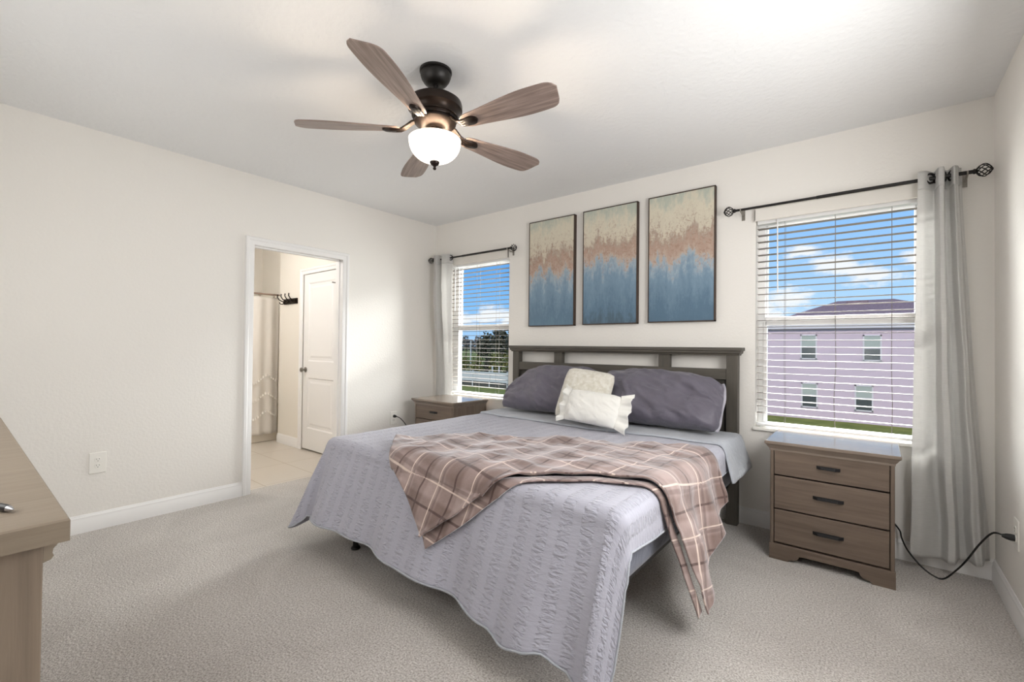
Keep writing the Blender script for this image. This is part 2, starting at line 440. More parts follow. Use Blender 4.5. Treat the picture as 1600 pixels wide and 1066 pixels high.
def painting_mat(name, seed, low, mid, dark):
    m, nt, b = new_mat(name)
    b.inputs['Roughness'].default_value = 0.5
    N = nt.nodes.new; L = nt.links.new
    tc = N('ShaderNodeTexCoord')

    def noise(scale, det, dist=0.0):
        mp = N('ShaderNodeMapping'); mp.inputs['Scale'].default_value = scale; mp.inputs['Location'].default_value = (seed, seed * 1.7, 0)
        L(tc.outputs['Object'], mp.inputs['Vector'])
        n = N('ShaderNodeTexNoise'); n.inputs['Scale'].default_value = 1; n.inputs['Detail'].default_value = det; n.inputs['Distortion'].default_value = dist
        n.inputs['Roughness'].default_value = 0.6
        L(mp.outputs[0], n.inputs['Vector'])
        return n.outputs['Fac']

    def math(op, a, b_=None):
        n = N('ShaderNodeMath'); n.operation = op
        for i, v in enumerate((a, b_)):
            if v is None: continue
            if isinstance(v, (int, float)): n.inputs[i].default_value = v
            else: L(v, n.inputs[i])
        return n.outputs[0]
    sp = N('ShaderNodeSeparateXYZ'); L(tc.outputs['Object'], sp.inputs[0])
    z = sp.outputs[2]
    streak = math('ADD', math('MULTIPLY', math('SUBTRACT', noise((11, 1, 1.3), 5), 0.5), 0.42), math('MULTIPLY', math('SUBTRACT', noise((16, 1, 7), 5, 0.6), 0.5), 0.30))
    fine = math('MULTIPLY', math('SUBTRACT', noise((60, 60, 26), 4, 0.5), 0.5), 0.22)
    t = math('ADD', math('ADD', z, streak), fine)
    rp = N('ShaderNodeValToRGB')
    cr = rp.color_ramp
    cr.elements[0].position = 0.0; cr.elements[0].color = dark
    cr.elements[1].position = 1.0; cr.elements[1].color = lin(176, 182, 170)
    for p_, c_ in ((0.10, lin(84, 112, 134)), (low - 0.10, lin(118, 144, 164)), (low, lin(154, 170, 182)), (low + 0.05, lin(182, 164, 150)),
                   (mid - 0.06, lin(172, 146, 130)), (mid, lin(170, 154, 140)), (mid + 0.06, lin(202, 194, 176)), (0.86, lin(208, 201, 182))):
        e = cr.elements.new(p_); e.color = c_
    L(t, rp.inputs[0])
    # leafy copper flecks through the middle band
    fl = noise((46, 46, 40), 6, 1.0)
    mk = math('MULTIPLY', math('GREATER_THAN', fl, 0.56), 0.55)
    bandm = N('ShaderNodeMapRange'); bandm.inputs['From Min'].default_value = 0.26; bandm.inputs['From Max'].default_value = 0.10
    L(math('ABSOLUTE', math('SUBTRACT', t, (low + mid) / 2 + 0.06)), bandm.inputs['Value'])
    mx = N('ShaderNodeMix'); mx.data_type = 'RGBA'
    L(math('MULTIPLY', mk, bandm.outputs[0]), mx.inputs['Factor']); L(rp.outputs[0], mx.inputs['A']); mx.inputs['B'].default_value = lin(152, 122, 106)
    L(mx.outputs['Result'], b.inputs['Base Color'])
    bp = N('ShaderNodeBump'); bp.inputs['Distance'].default_value = 0.002
    L(fl, bp.inputs['Height']); L(bp.outputs[0], b.inputs['Normal'])
    return m


M_carpet = carpet_mat()
M_tile = tile_mat()
M_glass = glass_mat()
M_quilt = quilt_mat()
M_plaid = plaid_mat()
M_purple = cloth('plum_grey_satin', lin(98, 94, 106), 0.5, 0.25, wr_scale=7, wr_d=0.012, spec=0.4)
M_cream = cloth('cream_damask', lin(206, 201, 188), 0.7, 0.3, weave=38, weave_d=0.004, col2=lin(222, 219, 210))
M_whitep = cloth('white_cotton', lin(232, 231, 226), 0.75, 0.3, wr_scale=12, wr_d=0.006)
M_sheet = cloth('grey_blue_sheet', lin(112, 116, 130), 0.7, 0.2, wr_scale=9, wr_d=0.01)
M_band = cloth('grey_smooth_cotton', lin(172, 176, 184), 0.75, 0.25, wr_scale=16, wr_d=0.008)
M_curtain = cloth('silver_slub_curtain', lin(220, 219, 217), 0.55, 0.3, transl=0.45, weave=30, weave_d=0.0012, wr_scale=5, wr_d=0.006, stretch=(1, 1, 9), col2=lin(229, 228, 226), spec=0.35)
M_shower = cloth('white_shower_cloth', lin(236, 231, 224), 0.85, 0.2, transl=0.3)
M_slat = cloth('backlit_toned_slat', lin(124, 117, 111), 0.5, 0.0)  # white slats; their backlit shade is put into this darker colour
M_valance = cloth('white_valance', lin(226, 222, 215), 0.5, 0.0)
M_shade = cloth('added_shade_cloth', lin(226, 222, 215), 0.7, 0.0)
M_siding = bumpy('lavender_stucco', lin(200, 178, 187), 0.9, 40, 0.004)
M_roof = bumpy('mauve_shingles', lin(140, 118, 122), 0.9, 6, 0.03, col2=lin(118, 98, 102), cscale=9)
M_lawn = bumpy('lawn_grass', lin(100, 108, 46), 1.0, 9, 0.03, col2=lin(132, 132, 66), cscale=0.9)
M_house_trim = plain('pale_house_trim', lin(206, 196, 198), 0.6)
M_house_glass = plain('house_window_glass', lin(74, 76, 76), 0.2)
M_house_shade = plain('house_window_shade', lin(166, 168, 160), 0.7)
M_leaf = bumpy('leaf_green', lin(82, 88, 46), 0.8, 3, 0.01, col2=lin(120, 112, 60), cscale=1.5)
M_leafdark = bumpy('leaf_dark', lin(62, 64, 50), 0.85, 3, 0.01, col2=lin(84, 80, 66), cscale=1.2)
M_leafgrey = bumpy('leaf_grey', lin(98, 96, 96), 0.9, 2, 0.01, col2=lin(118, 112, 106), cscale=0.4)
M_bark = bumpy('bark', lin(74, 60, 50), 0.9, 8, 0.02)
M_fence = plain('grey_white_fence', lin(184, 184, 182), 0.6)
M_fencedark = plain('dark_fence_base', lin(72, 70, 64), 0.8)
M_field = bumpy('far_field', lin(126, 124, 74), 1.0, 0.2, 0.02, col2=lin(110, 112, 60), cscale=0.06)
M_framewood = plain('dark_canvas_edge', lin(62, 46, 36), 0.6)
M_tub = plain('white_tub', lin(222, 214, 200), 0.2)
M_silver = plain('silver_metal', lin(190, 190, 195), 0.25, 1.0)
M_ink = plain('pen_black', lin(16, 16, 20), 0.3)


def bowl_mat():
    m, nt, b = new_mat('lit_frosted_glass')
    b.inputs['Base Color'].default_value = (0.9, 0.88, 0.84, 1)
    b.inputs['Roughness'].default_value = 0.35
    b.inputs['Emission Color'].default_value = (1.0, 0.91, 0.78, 1)
    b.inputs['Emission Strength'].default_value = 1.5
    return m


M_bowl = bowl_mat()


# ------------------------------------------------------------------ mesh helpers
class MB:
    def __init__(self):
        self.V, self.F, self.UV = [], [], None

    def add(self, vs, fs):
        o = len(self.V)
        self.V += [tuple(v) for v in vs]
        self.F += [tuple(i + o for i in f) for f in fs]
        return self

    def box(self, x0, x1, y0, y1, z0, z1):
        return self.add([(x0, y0, z0), (x1, y0, z0), (x1, y1, z0), (x0, y1, z0), (x0, y0, z1), (x1, y0, z1), (x1, y1, z1), (x0, y1, z1)],
                        [(0, 3, 2, 1), (4, 5, 6, 7), (0, 1, 5, 4), (1, 2, 6, 5), (2, 3, 7, 6), (3, 0, 4, 7)])

    def rect_loft(self, rings):
        """stack of axis-aligned rectangles (x0, x1, y0, y1, z), bottom to top"""
        vs, fs = [], []
        for x0, x1, y0, y1, z in rings:
            vs += [(x0, y0, z), (x1, y0, z), (x1, y1, z), (x0, y1, z)]
        n = len(rings)
        fs.append((3, 2, 1, 0))
        for i in range(n - 1):
            for k in range(4):
                a, b = i * 4 + k, i * 4 + (k + 1) % 4
                fs.append((a, b, b + 4, a + 4))
        fs.append(tuple(range((n - 1) * 4, n * 4)))
        return self.add(vs, fs)

    def prism(self, poly, axis, a, b):
        """extrude a closed 2-D outline along an axis; poly = (p, q) in the other two axes in x, y, z order"""
        def P(p, q, t):
            return {'X': (t, p, q), 'Y': (p, t, q), 'Z': (p, q, t)}[axis]
        n = len(poly)
        vs = [P(p, q, a) for p, q in poly] + [P(p, q, b) for p, q in poly]
        fs = [tuple(range(n)), tuple(range(2 * n - 1, n - 1, -1))]
        for i in range(n):
            j = (i + 1) % n
            fs.append((i, i + n, j + n, j))
        return self.add(vs, fs)

    def tube(self, pts, r, n=10, caps=True):
        pts = [Vector(p) for p in pts]
        m = len(pts)
        rs = r if isinstance(r, (list, tuple)) else [r] * m
        vs, fs = [], []
        t0 = (pts[1] - pts[0]).normalized()
        up = Vector((0, 0, 1)) if abs(t0.z) < 0.9 else Vector((1, 0, 0))
        nrm = t0.cross(up).normalized()
        for i in range(m):
            t = (pts[min(i + 1, m - 1)] - pts[max(i - 1, 0)]).normalized()
            nrm = (nrm - t * nrm.dot(t)).normalized()
            bn = t.cross(nrm)
            for k in range(n):
                a = 2 * pi * k / n
                vs.append(pts[i] + (nrm * cos(a) + bn * sin(a)) * rs[i])
        for i in range(m - 1):
            for k in range(n):
                a, b = i * n + k, i * n + (k + 1) % n
                fs.append((a, b, b + n, a + n))
        if caps:
            fs.append(tuple(range(n - 1, -1, -1)))
            fs.append(tuple(range((m - 1) * n, m * n)))
        return self.add(vs, fs)

    def lathe(self, prof, c=(0, 0, 0), n=32, axis='Z', caps=True):
        vs, fs = [], []
        for r, z in prof:
            for k in range(n):
                a = 2 * pi * k / n
                p = (r * cos(a), r * sin(a), z)
                if axis == 'X': p = (p[2], p[0], p[1])
                if axis == 'Y': p = (p[1], p[2], p[0])
                vs.append((c[0] + p[0], c[1] + p[1], c[2] + p[2]))
        m = len(prof)
        for i in range(m - 1):
            for k in range(n):
                a, b = i * n + k, i * n + (k + 1) % n
                fs.append((a, b, b + n, a + n))
        if caps and prof[0][0] > 1e-6: fs.append(tuple(range(n - 1, -1, -1)))
        if caps and prof[-1][0] > 1e-6: fs.append(tuple(range((m - 1) * n, m * n)))
        return self.add(vs, fs)

    def torus(self, c, R, r, axis='X', n=28, k=10):
        pts = []
        vs, fs = [], []
        for i in range(n):
            a = 2 * pi * i / n
            for j in range(k):
                b = 2 * pi * j / k
                q, h = R + r * cos(b), r * sin(b)
                p = (q * cos(a), q * sin(a), h)
                if axis == 'X': p = (p[2], p[0], p[1])
                if axis == 'Y': p = (p[0], p[2], p[1])
                vs.append((c[0] + p[0], c[1] + p[1], c[2] + p[2]))
        for i in range(n):
            for j in range(k):
                a, b = i * k + j, i * k + (j + 1) % k
                c2, d = ((i + 1) % n) * k + (j + 1) % k, ((i + 1) % n) * k + j
                fs.append((a, d, c2, b))
        return self.add(vs, fs)

    def grid(self, fn, nu, nv):
        vs = [fn(i / nu, j / nv) for j in range(nv + 1) for i in range(nu + 1)]
        fs = []
        for j in range(nv):
            for i in range(nu):
                a = j * (nu + 1) + i
                fs.append((a, a + 1, a + nu + 2, a + nu + 1))
        return self.add(vs, fs)

    def build(self, name, mat, parent=None, smooth=None, bevel=0.0, solid=0.0, loc=None, uv=None, fix=True):
        me = bpy.data.meshes.new(name)
        me.from_pydata(self.V, [], self.F)
        if uv is not None:
            ul = me.uv_layers.new(name='UVMap')
            for lp in me.loops:
                ul.data[lp.index].uv = uv[lp.vertex_index]
        if fix:
            bm = bmesh.new(); bm.from_mesh(me)
            bmesh.ops.recalc_face_normals(bm, faces=bm.faces[:])
            bm.to_mesh(me); bm.free()
        me.materials.append(mat)
        if smooth is not None:
            for p in me.polygons: p.use_smooth = True
            if smooth < 179: me.set_sharp_from_angle(angle=radians(smooth))
        o = bpy.data.objects.new(name, me)
        COL.objects.link(o)
        if parent is not None: o.parent = parent
        if loc is not None: o.location = loc
        if bevel:
            md = o.modifiers.new('bevel', 'BEVEL'); md.width = bevel; md.segments = 2; md.limit_method = 'ANGLE'; md.angle_limit = radians(40)
        if solid:
            md = o.modifiers.new('thickness', 'SOLIDIFY'); md.thickness = abs(solid); md.offset = -1 if solid > 0 else 1
        return o


def tag(o, label, cat, group=None, kind=None):
    if label: o['label'] = label
    if cat: o['category'] = cat
    if group: o['group'] = group
    if kind: o['kind'] = kind
    return o


def thing(name, label, cat, loc=(0, 0, 0), rotz=0.0, group=None, kind=None):
    o = bpy.data.objects.new(name, None)
    o.empty_display_size = 0.1
    COL.objects.link(o)
    o.location = loc; o.rotation_euler = (0, 0, rotz)
    return tag(o, label, cat, group, kind)


def structure(o):
    o['kind'] = 'structure'
    return o


def copy_tree(o, parent=None):
    c = o.copy(); COL.objects.link(c)
    if parent is not None: c.parent = parent
    for ch in list(o.children): copy_tree(ch, c)
    return c


def nz(x, y, z=0.0):
    return mnoise.noise(Vector((x, y, z)))


# ------------------------------------------------------------------ room shell
W, D, H, T = 4.459, 3.95, 2.6, 0.16
WIN1 = dict(x0=0.205, x1=1.10, z0=0.685, z1=2.135, fl=0.085)
WIN2 = dict(x0=3.31, x1=4.21, z0=0.68, z1=2.13, fl=0.045)
DY0, DY1, DZ = -1.957, -1.170, 2.027          # bathroom doorway

structure(MB().box(-0.10, W + 0.14, -D - 0.14, 0.16, -0.12, 0).build('floor', M_carpet))
structure(MB().box(-0.115, W + 0.14, -D - 0.14, 0.16, H, H + 0.15).build('ceiling', M_ceil))
wb = MB()
xs = [(-0.115, WIN1['x0']), (WIN1['x1'], WIN2['x0']), (WIN2['x1'], W + 0.14)]
for a, b in xs: wb.box(a, b, 0, T, -0.05, H)
for w in (WIN1, WIN2):
    wb.box(w['x0'], w['x1'], 0, T, -0.05, w['z0'])
    wb.box(w['x0'], w['x1'], 0, T, w['z1'], H)
structure(wb.build('wall_back', M_wall))
wl = MB()
wl.box(-0.115, 0, -D, DY0 - 0.02, 0, H); wl.box(-0.115, 0, DY1 + 0.02, 0, 0, H); wl.box(-0.115, 0, DY0 - 0.02, DY1 + 0.02, DZ + 0.02, H)
structure(wl.build('wall_left', M_wall))
structure(MB().box(W, W + 0.14, -D, 0, 0, H).build('wall_right', M_wall))
structure(MB().box(-0.115, W + 0.14, -D - 0.14, -D, 0, H).build('wall_front', M_wall))

BB = [(0, 0), (0.015, 0), (0.015, 0.075), (0.011, 0.083), (0.011, 0.096), (0.006, 0.104), (0.004, 0.112), (0, 0.112)]


def baseboard(name, axis, a, b, pos, sgn):
    poly = [(pos + sgn * p, q) for p, q in BB]
    return structure(MB().prism(poly, axis, a, b).build(name, M_trim, smooth=30))


baseboard('baseboard_back', 'X', 0.0, W, 0.0, -1)
baseboard('baseboard_right', 'Y', -D, 0.0, W, -1)
baseboard('baseboard_front', 'X', 0.0, W, -D, 1)
bl = MB()
bl.prism([(p, q) for p, q in BB], 'Y', -D, DY0 - 0.065)
bl.prism([(p, q) for p, q in BB], 'Y', DY1 + 0.067, 0.0)
structure(bl.build('baseboard_left', M_trim, smooth=30))

# doorway casing and jamb
CP = [(0.0, 0.0), (0.0, 0.009), (0.008, 0.013), (0.034, 0.013), (0.042, 0.019), (0.060, 0.019), (0.066, 0.012), (0.066, 0.0)]


def casing(name, x, y0, y1, z, inner=0.006):
    """door trim on the face x = const (bedroom side): two legs and a head with mitred corners"""
    mb = MB()
    path = [(y0, 0.0), (y0, z), (y1, z), (y1, 0.0)]
    out = [(-1, 0), (-1, 1), (1, 1), (1, 0)]
    vs = []
    for (yy, zz), (oy, oz) in zip(path, out):
        for w, d in CP:
            vs.append((x + d, yy + oy * w, zz + oz * w))
    n = len(CP)
    fs = []
    for s in range(3):
        for k in range(n):
            a, b = s * n + k, s * n + (k + 1) % n
            fs.append((a, b, b + n, a + n))
    fs += [tuple(range(n)), tuple(range(4 * n - 1, 3 * n - 1, -1))]
    mb.add(vs, fs)
    return mb


t1 = thing('trim_1', None, None, (0, 0, 0), kind='structure')
casing('casing', 0.0, DY0, DY1, DZ).build('casing', M_trim, t1, smooth=30)
jm = MB()
jm.box(-0.118, 0.001, DY0 - 0.02, DY0, 0, DZ); jm.box(-0.118, 0.001, DY1, DY1 + 0.02, 0, DZ); jm.box(-0.118, 0.001, DY0 - 0.02, DY1 + 0.02, DZ, DZ + 0.02)
jm.build('jamb', M_trim, t1)
st = MB()
st.box(-0.075, -0.040, DY0, DY0 + 0.011, 0, DZ); st.box(-0.075, -0.040, DY1 - 0.011, DY1, 0, DZ); st.box(-0.075, -0.040, DY0, DY1, DZ - 0.011, DZ)
st.build('door_stop', M_trim, t1)

# ------------------------------------------------------------------ bathroom beyond the doorway
BY = -0.92
structure(MB().box(-2.85, -0.10, -3.2, -0.75, -0.12, 0.0).build('floor_bathroom', M_tile))
structure(MB().box(-2.85, -0.115, -3.2, -0.65, H, H + 0.1).build('ceiling_bathroom', M_ceil))
wbb = MB()
BDX0, BDX1, BDZ = -1.245, -0.470, 2.03
wbb.box(-1.85, BDX0 - 0.01, BY, BY + 0.11, 0, H); wbb.box(BDX1 + 0.01, -0.115, BY, BY + 0.11, 0, H); wbb.box(BDX0 - 0.01, BDX1 + 0.01, BY, BY + 0.11, BDZ + 0.01, H)
wbb.box(-1.85, -0.115, BY + 0.11, BY + 0.16, 0, H)
structure(wbb.build('wall_bathroom_right', M_bath))
wbl = MB()
wbl.box(-2.95, -2.75, -3.2, -0.65, 0, H)
wbl.box(-2.75, -1.85, BY + 0.16, BY + 0.27, 0, H)
wbl.box(-2.75, -0.115, -3.3, -3.2, 0, H)
structure(wbl.build('wall_bathroom_far', M_bath))
bbm = MB()
bbm.prism([(BY - p, q) for p, q in BB], 'X', -1.85, BDX0 - 0.075)
structure(bbm.build('baseboard_bathroom', M_trim, smooth=30))
t2 = thing('trim_2', None, None, (0, 0, 0), kind='structure')
ct = MB()
vs = []
for (xx, zz), (ox, oz) in zip([(BDX0, 0), (BDX0, BDZ), (BDX1, BDZ), (BDX1, 0)], [(-1, 0), (-1, 1), (1, 1), (1, 0)]):
    for w_, d_ in CP: vs.append((xx + ox * w_, BY - d_, zz + oz * w_))
fs = []
n = len(CP)
for s in range(3):
    for k in range(n):
        a, b = s * n + k, s * n + (k + 1) % n
        fs.append((a, b, b + n, a + n))
ct.add(vs, fs)
ct.build('casing', M_trim, t2, smooth=30)

# two-panel door
d1 = thing('door_1', None, None, ((BDX0 + BDX1) / 2, BY + 0.005, 0), kind='structure')
dw = BDX1 - BDX0 - 0.008


def panel_door(w, h, th):
    mb = MB()
    z0 = 0.018
    st_, rails = 0.105, [(z0, 0.255), (0.835, 1.025), (1.925, h)]
    mb.box(-w / 2, -w / 2 + st_, 0, th, z0, h); mb.box(w / 2 - st_, w / 2, 0, th, z0, h)
    for a, b in rails: mb.box(-w / 2 + st_, w / 2 - st_, 0, th, a, b)
    for a, b in ((0.255, 0.835), (1.025, 1.925)):
        x0, x1 = -w / 2 + st_, w / 2 - st_
        # moulded recess: slope in, then a raised field
        rings = [(0.0, 0.0), (0.014, 0.010), (0.040, 0.010), (0.062, 0.004)]
        vs = []
        for ins, dep in rings:
            vs += [(x0 + ins, dep, a + ins), (x1 - ins, dep, a + ins), (x1 - ins, dep, b - ins), (x0 + ins, dep, b - ins)]
        fs = []
        for i in range(3):
            for k in range(4):
                p, q = i * 4 + k, i * 4 + (k + 1) % 4
                fs.append((p, q, q + 4, p + 4))
        fs.append((12, 13, 14, 15))
        mb.add(vs, fs)
        mb.box(x0, x1, 0.012, th, a, b)
    return mb


panel_door(dw, BDZ - 0.004, 0.035).build('leaf', M_trim, d1, fix=True)
kb = MB().lathe([(0.030, 0.0), (0.030, 0.006), (0.012, 0.010), (0.012, 0.030), (0.024, 0.040), (0.028, 0.050), (0.024, 0.060), (0.0, 0.064)], n=20, axis='Y')
kb.V = [(x, -y, z) for x, y, z in kb.V]
kb.build('knob', M_nickel, d1, smooth=40, loc=(-dw / 2 + 0.06, 0, 0.925))
for zz in (1.83, 1.06, 0.90, 0.30):
    MB().box(-0.009, 0.009, -0.012, 0.001, -0.045 if zz != 0.90 else -0.025, 0.045 if zz != 0.90 else 0.025).build('hinge', M_slot, d1, bevel=0.003, loc=(dw / 2 - 0.035, 0, zz))
MB().tube([(0, -0.012, 0.045), (-0.05, -0.04, 0.055)], 0.006).build('hinge_stop', M_slot, d1, loc=(dw / 2 - 0.035, 0, 1.83))

# coat hook rack on the bathroom wall
hr = thing('hook_rack', 'bronze coat hook rack on the bathroom wall beside the closed door', 'hooks', (-1.55, BY, 1.735))
MB().box(-0.17, 0.17, -0.014, 0.0, -0.034, 0.034).build('backplate', M_bronze, hr, bevel=0.004)
for hx in (-0.145, -0.05, 0.05, 0.145):
    hk = MB()
    hk.tube([(hx, -0.012, 0.0), (hx, -0.04, 0.002), (hx - 0.008, -0.075, 0.022), (hx - 0.012, -0.095, 0.055), (hx - 0.012, -0.092, 0.085)], 0.0065, 8)
    hk.tube([(hx, -0.012, -0.01), (hx - 0.004, -0.035, -0.03), (hx - 0.008, -0.06, -0.028), (hx - 0.01, -0.068, -0.008)], 0.006, 8)
    hk.lathe([(0.024, 0), (0.024, 0.004), (0.012, 0.008), (0.0, 0.009)], (hx, -0.014, 0), 14, 'Y')
    hk.build('hook', M_bronze, hr, smooth=40)

M_rodbrown = plain('brown_metal', lin(146, 124, 110), 0.4, 0.3)
# shower: rod, curtain and tub
sr = thing('shower_rod', 'brown shower curtain rod with rings seen through the doorway', 'curtain rod', (-1.93, -1.6, 1.835))
MB().tube([(0, -0.9, 0), (0, 0.84, 0)], 0.011, 12).build('rod', M_rodbrown, sr, smooth=60)
for k in range(9):
    MB().torus((0, -0.70 + 0.168 * k, -0.012), 0.022, 0.0035, 'Y', 16, 6).build('ring', M_rodbrown, sr, smooth=60)
scu = MB()


def shower_fn(u, v):
    y = -2.35 + 1.46 * u
    z = 1.800 - 1.700 * v
    x = -1.93 + 0.016 * sin(u * 62) * (0.5 + 0.5 * v) + 0.008 * sin(u * 23 + 1)
    return (x, y, z)


scu.grid(shower_fn, 260, 40)
sh = scu.build('shower_curtain', M_shower, smooth=180, solid=0.002)
tag(sh, 'white shower curtain with zigzag ruffle rows seen through the doorway', 'shower curtain')
for r_, zb in enumerate((0.28, 0.50, 0.72)):
    zz = MB()

    def ruf(u, v, zb=zb):
        y = -2.33 + 1.42 * u
        tri = abs(((y * 2.6 + 0.2) % 1.0) - 0.5) * 2
        z = zb + 0.13 * (1 - tri) - 0.028 * v
        return (-1.903 + 0.016 * sin(u * 62) * 0.8 + 0.010 * sin(u * 300) * v + 0.004 * v, y, z)
    zz.grid(ruf, 420, 2)
    zz.build('ruffle', M_shower, sh, smooth=180)
tub = thing('bathtub', 'pale bathtub behind the white shower curtain', 'bathtub', (-2.372, -1.65, 0))
tb = MB()
tb.rect_loft([(-0.36, 0.385, -0.8, 0.84, 0.0), (-0.36, 0.385, -0.8, 0.84, 0.40), (-0.37, 0.395, -0.82, 0.86, 0.42), (-0.37, 0.395, -0.82, 0.86, 0.44),
              (-0.30, 0.31, -0.72, 0.76, 0.44), (-0.25, 0.26, -0.65, 0.69, 0.10)])
tb.build('basin', M_tub, tub, bevel=0.006)


# ------------------------------------------------------------------ windows, sills, blinds
def window(name, w):
    x0, x1, z0, z1 = w['x0'], w['x1'], w['z0'], w['z1']
    g = thing(name, None, None, ((x0 + x1) / 2, 0.0, z0), kind='structure')
    hw, h = (x1 - x0) / 2, z1 - z0
    fl, fr = w['fl'], 0.055
    f = MB()
    y0, y1 = 0.095, 0.155
    f.box(-hw, -hw + fl, y0, y1, 0, h); f.box(hw - fr, hw, y0, y1, 0, h)
    f.box(-hw, hw, y0, y1, 0, 0.014); f.box(-hw, hw, y0, y1, h - 0.03, h)
    f.build('window_frame', M_vinyl, g, bevel=0.004)
    zm = 0.735
    ls = MB()
    for a, b, c, d in ((-hw + fl - 0.012, -hw + fl + 0.012, 0.03, zm), (hw - fr - 0.012, hw - fr + 0.012, 0.03, zm), (-hw + fl, hw - fr, 0.006, 0.030), (-hw + fl, hw - fr, zm - 0.03, zm + 0.03)):
        ls.box(a, b, 0.085, 0.118, c, d)
    ls.build('lower_sash', M_vinyl, g, bevel=0.004)
    us = MB()
    for a, b, c, d in ((-hw + fl, -hw + fl + 0.012, zm, h - 0.03), (hw - fr - 0.012, hw - fr, zm, h - 0.03), (-hw + fl, hw - fr, h - 0.045, h - 0.03), (-hw + fl, hw - fr, zm - 0.02, zm + 0.02)):
        us.box(a, b, 0.122, 0.15, c, d)
    us.build('upper_sash', M_vinyl, g, bevel=0.004)
    MB().box(-hw + fl, hw - fr, 0.100, 0.104, 0.028, zm - 0.03).build('pane', M_glass, g)
    MB().box(-hw + fl, hw - fr, 0.134, 0.138, zm + 0.02, h - 0.045).build('pane', M_glass, g)
    MB().box(-hw - 0.012, hw + 0.012, -0.022, 0.1, -0.019, 0.001).build('window_sill', M_sill, g, bevel=0.004)
    return g


window('window_1', WIN1)
window('window_2', WIN2)
# added window behind the camera: closed opaque shade with a fill light before it
w3 = thing('window_added_front', None, None, (2.0, -D, 0.75), kind='structure')
w3f = MB()
for a, b, c, d in ((-1.2, -1.12, 0, 1.5), (1.12, 1.2, 0, 1.5), (-1.2, 1.2, 0, 0.08), (-1.2, 1.2, 1.42, 1.5)): w3f.box(a, b, 0.0, 0.03, c, d)
w3f.build('window_frame', M_vinyl, w3, bevel=0.004)
MB().box(-1.12, 1.12, 0.004, 0.012, 0.08, 1.42).build('added_window_shade', M_shade, w3)


w4 = thing('window_added_right', None, None, (W, -1.72, 0.72), kind='structure')  # added window out of view on the right wall, carries a fill light
w4f = MB()
for a, b, c, d in ((-0.70, -0.62, 0, 1.46), (0.62, 0.70, 0, 1.46), (-0.70, 0.70, 0, 0.08), (-0.70, 0.70, 1.38, 1.46)): w4f.box(-0.022, 0.0, a, b, c, d)
w4f.build('window_frame', M_vinyl, w4, bevel=0.004)
MB().box(-0.012, -0.004, -0.62, 0.62, 0.08, 1.38).build('added_window_shade', M_shade, w4)


def blind(w, label):
    x0, x1, z0, z1 = w['x0'] + 0.008, w['x1'] - 0.008, w['z0'], w['z1']
    g = thing('window_blind', label, 'blinds', ((x0 + x1) / 2, 0.03, z0), group=None)
    hw, h = (x1 - x0) / 2, z1 - z0
    MB().box(-hw, hw, -0.02, 0.03, h - 0.045, h - 0.002).build('headrail', M_vinyl, g, bevel=0.003)
    va = MB()
    va.prism([(-0.062, h - 0.026), (-0.056, h - 0.030), (-0.048, h - 0.026), (-0.048, h + 0.052), (-0.054, h + 0.060), (-0.062, h + 0.054)], 'X', -hw - 0.012, hw + 0.012)
    va.box(-hw - 0.012, -hw - 0.004, -0.062, -0.030, h - 0.026, h + 0.055); va.box(hw + 0.004, hw + 0.012, -0.062, -0.030, h - 0.026, h + 0.055)
    va.build('valance', M_valance, g, bevel=0.002)
    sl = None
    for k in range(29):
        zz = h - 0.075 - k * 0.0455
        if sl is None:
            mb = MB()
            prof = []
            for i in range(7):
                t = -1 + 2 * i / 6
                prof.append((0.0245 * t, 0.0016 * (1 - t * t)))
            poly = prof + [(p, q - 0.0021) for p, q in reversed(prof)]
            mb.prism(poly, 'X', -hw, hw)
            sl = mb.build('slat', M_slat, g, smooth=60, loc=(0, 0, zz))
        else:
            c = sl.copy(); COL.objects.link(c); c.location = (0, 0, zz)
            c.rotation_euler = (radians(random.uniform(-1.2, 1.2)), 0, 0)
    MB().box(-hw, hw, -0.025, 0.025, 0.012, 0.028).build('bottom_rail', M_vinyl, g, bevel=0.003)
    for cx in (-hw + 0.165, 0.0, hw - 0.165):
        mb = MB()
        for yy in (-0.0262, 0.0262):
            sway = 0.006 * (1 if cx == 0 else -0.5)
            mb.tube([(cx, yy, h - 0.05), (cx, yy, h * 0.55), (cx + sway * 0.6, yy, h * 0.3), (cx - sway, yy, h * 0.15), (cx, yy, 0.026)], 0.0011, 5)
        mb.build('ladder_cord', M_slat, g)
    wd = MB()
    wd.tube([(0, 0, 0), (0.0, -0.004, -0.08), (0.002, -0.006, -0.50)], 0.0042, 8)
    wd.build('tilt_wand', M_vinyl, g, smooth=60, loc=(-hw + 0.125, -0.036, h - 0.03))
    return g


blind(WIN1, 'white horizontal blind over the far window beside the left nightstand')
blind(WIN2, 'white horizontal blind over the large window above the right nightstand')


# ------------------------------------------------------------------ curtain rods and curtains
def finial_mesh(mb, c, sgn, R=0.029, Ln=0.062):
    """open cage of twisted wires at a rod end"""
    x0 = c[0] + sgn * 0.012
    mb.lathe([(0.010, 0), (0.014, 0.004), (0.014, 0.010), (0.009, 0.016), (0.006, 0.022)] if sgn > 0 else [(0.006, -0.022), (0.009, -0.016), (0.014, -0.010), (0.014, -0.004), (0.010, 0)], c, 14, 'X')
    for k in range(8):
        pts = []
        for i in range(15):
            t = i / 14
            a = 2 * pi * k / 8 + t * 1.9
            r = R * sin(pi * t) ** 0.75 + 0.004
            pts.append((x0 + sgn * Ln * t, c[1] + r * cos(a), c[2] + r * sin(a)))
        mb.tube(pts, 0.0026, 6)
    mb.lathe([(0.0, -0.005), (0.007, -0.003), (0.007, 0.003), (0.0, 0.005)], (x0 + sgn * Ln, c[1], c[2]), 10, 'X')


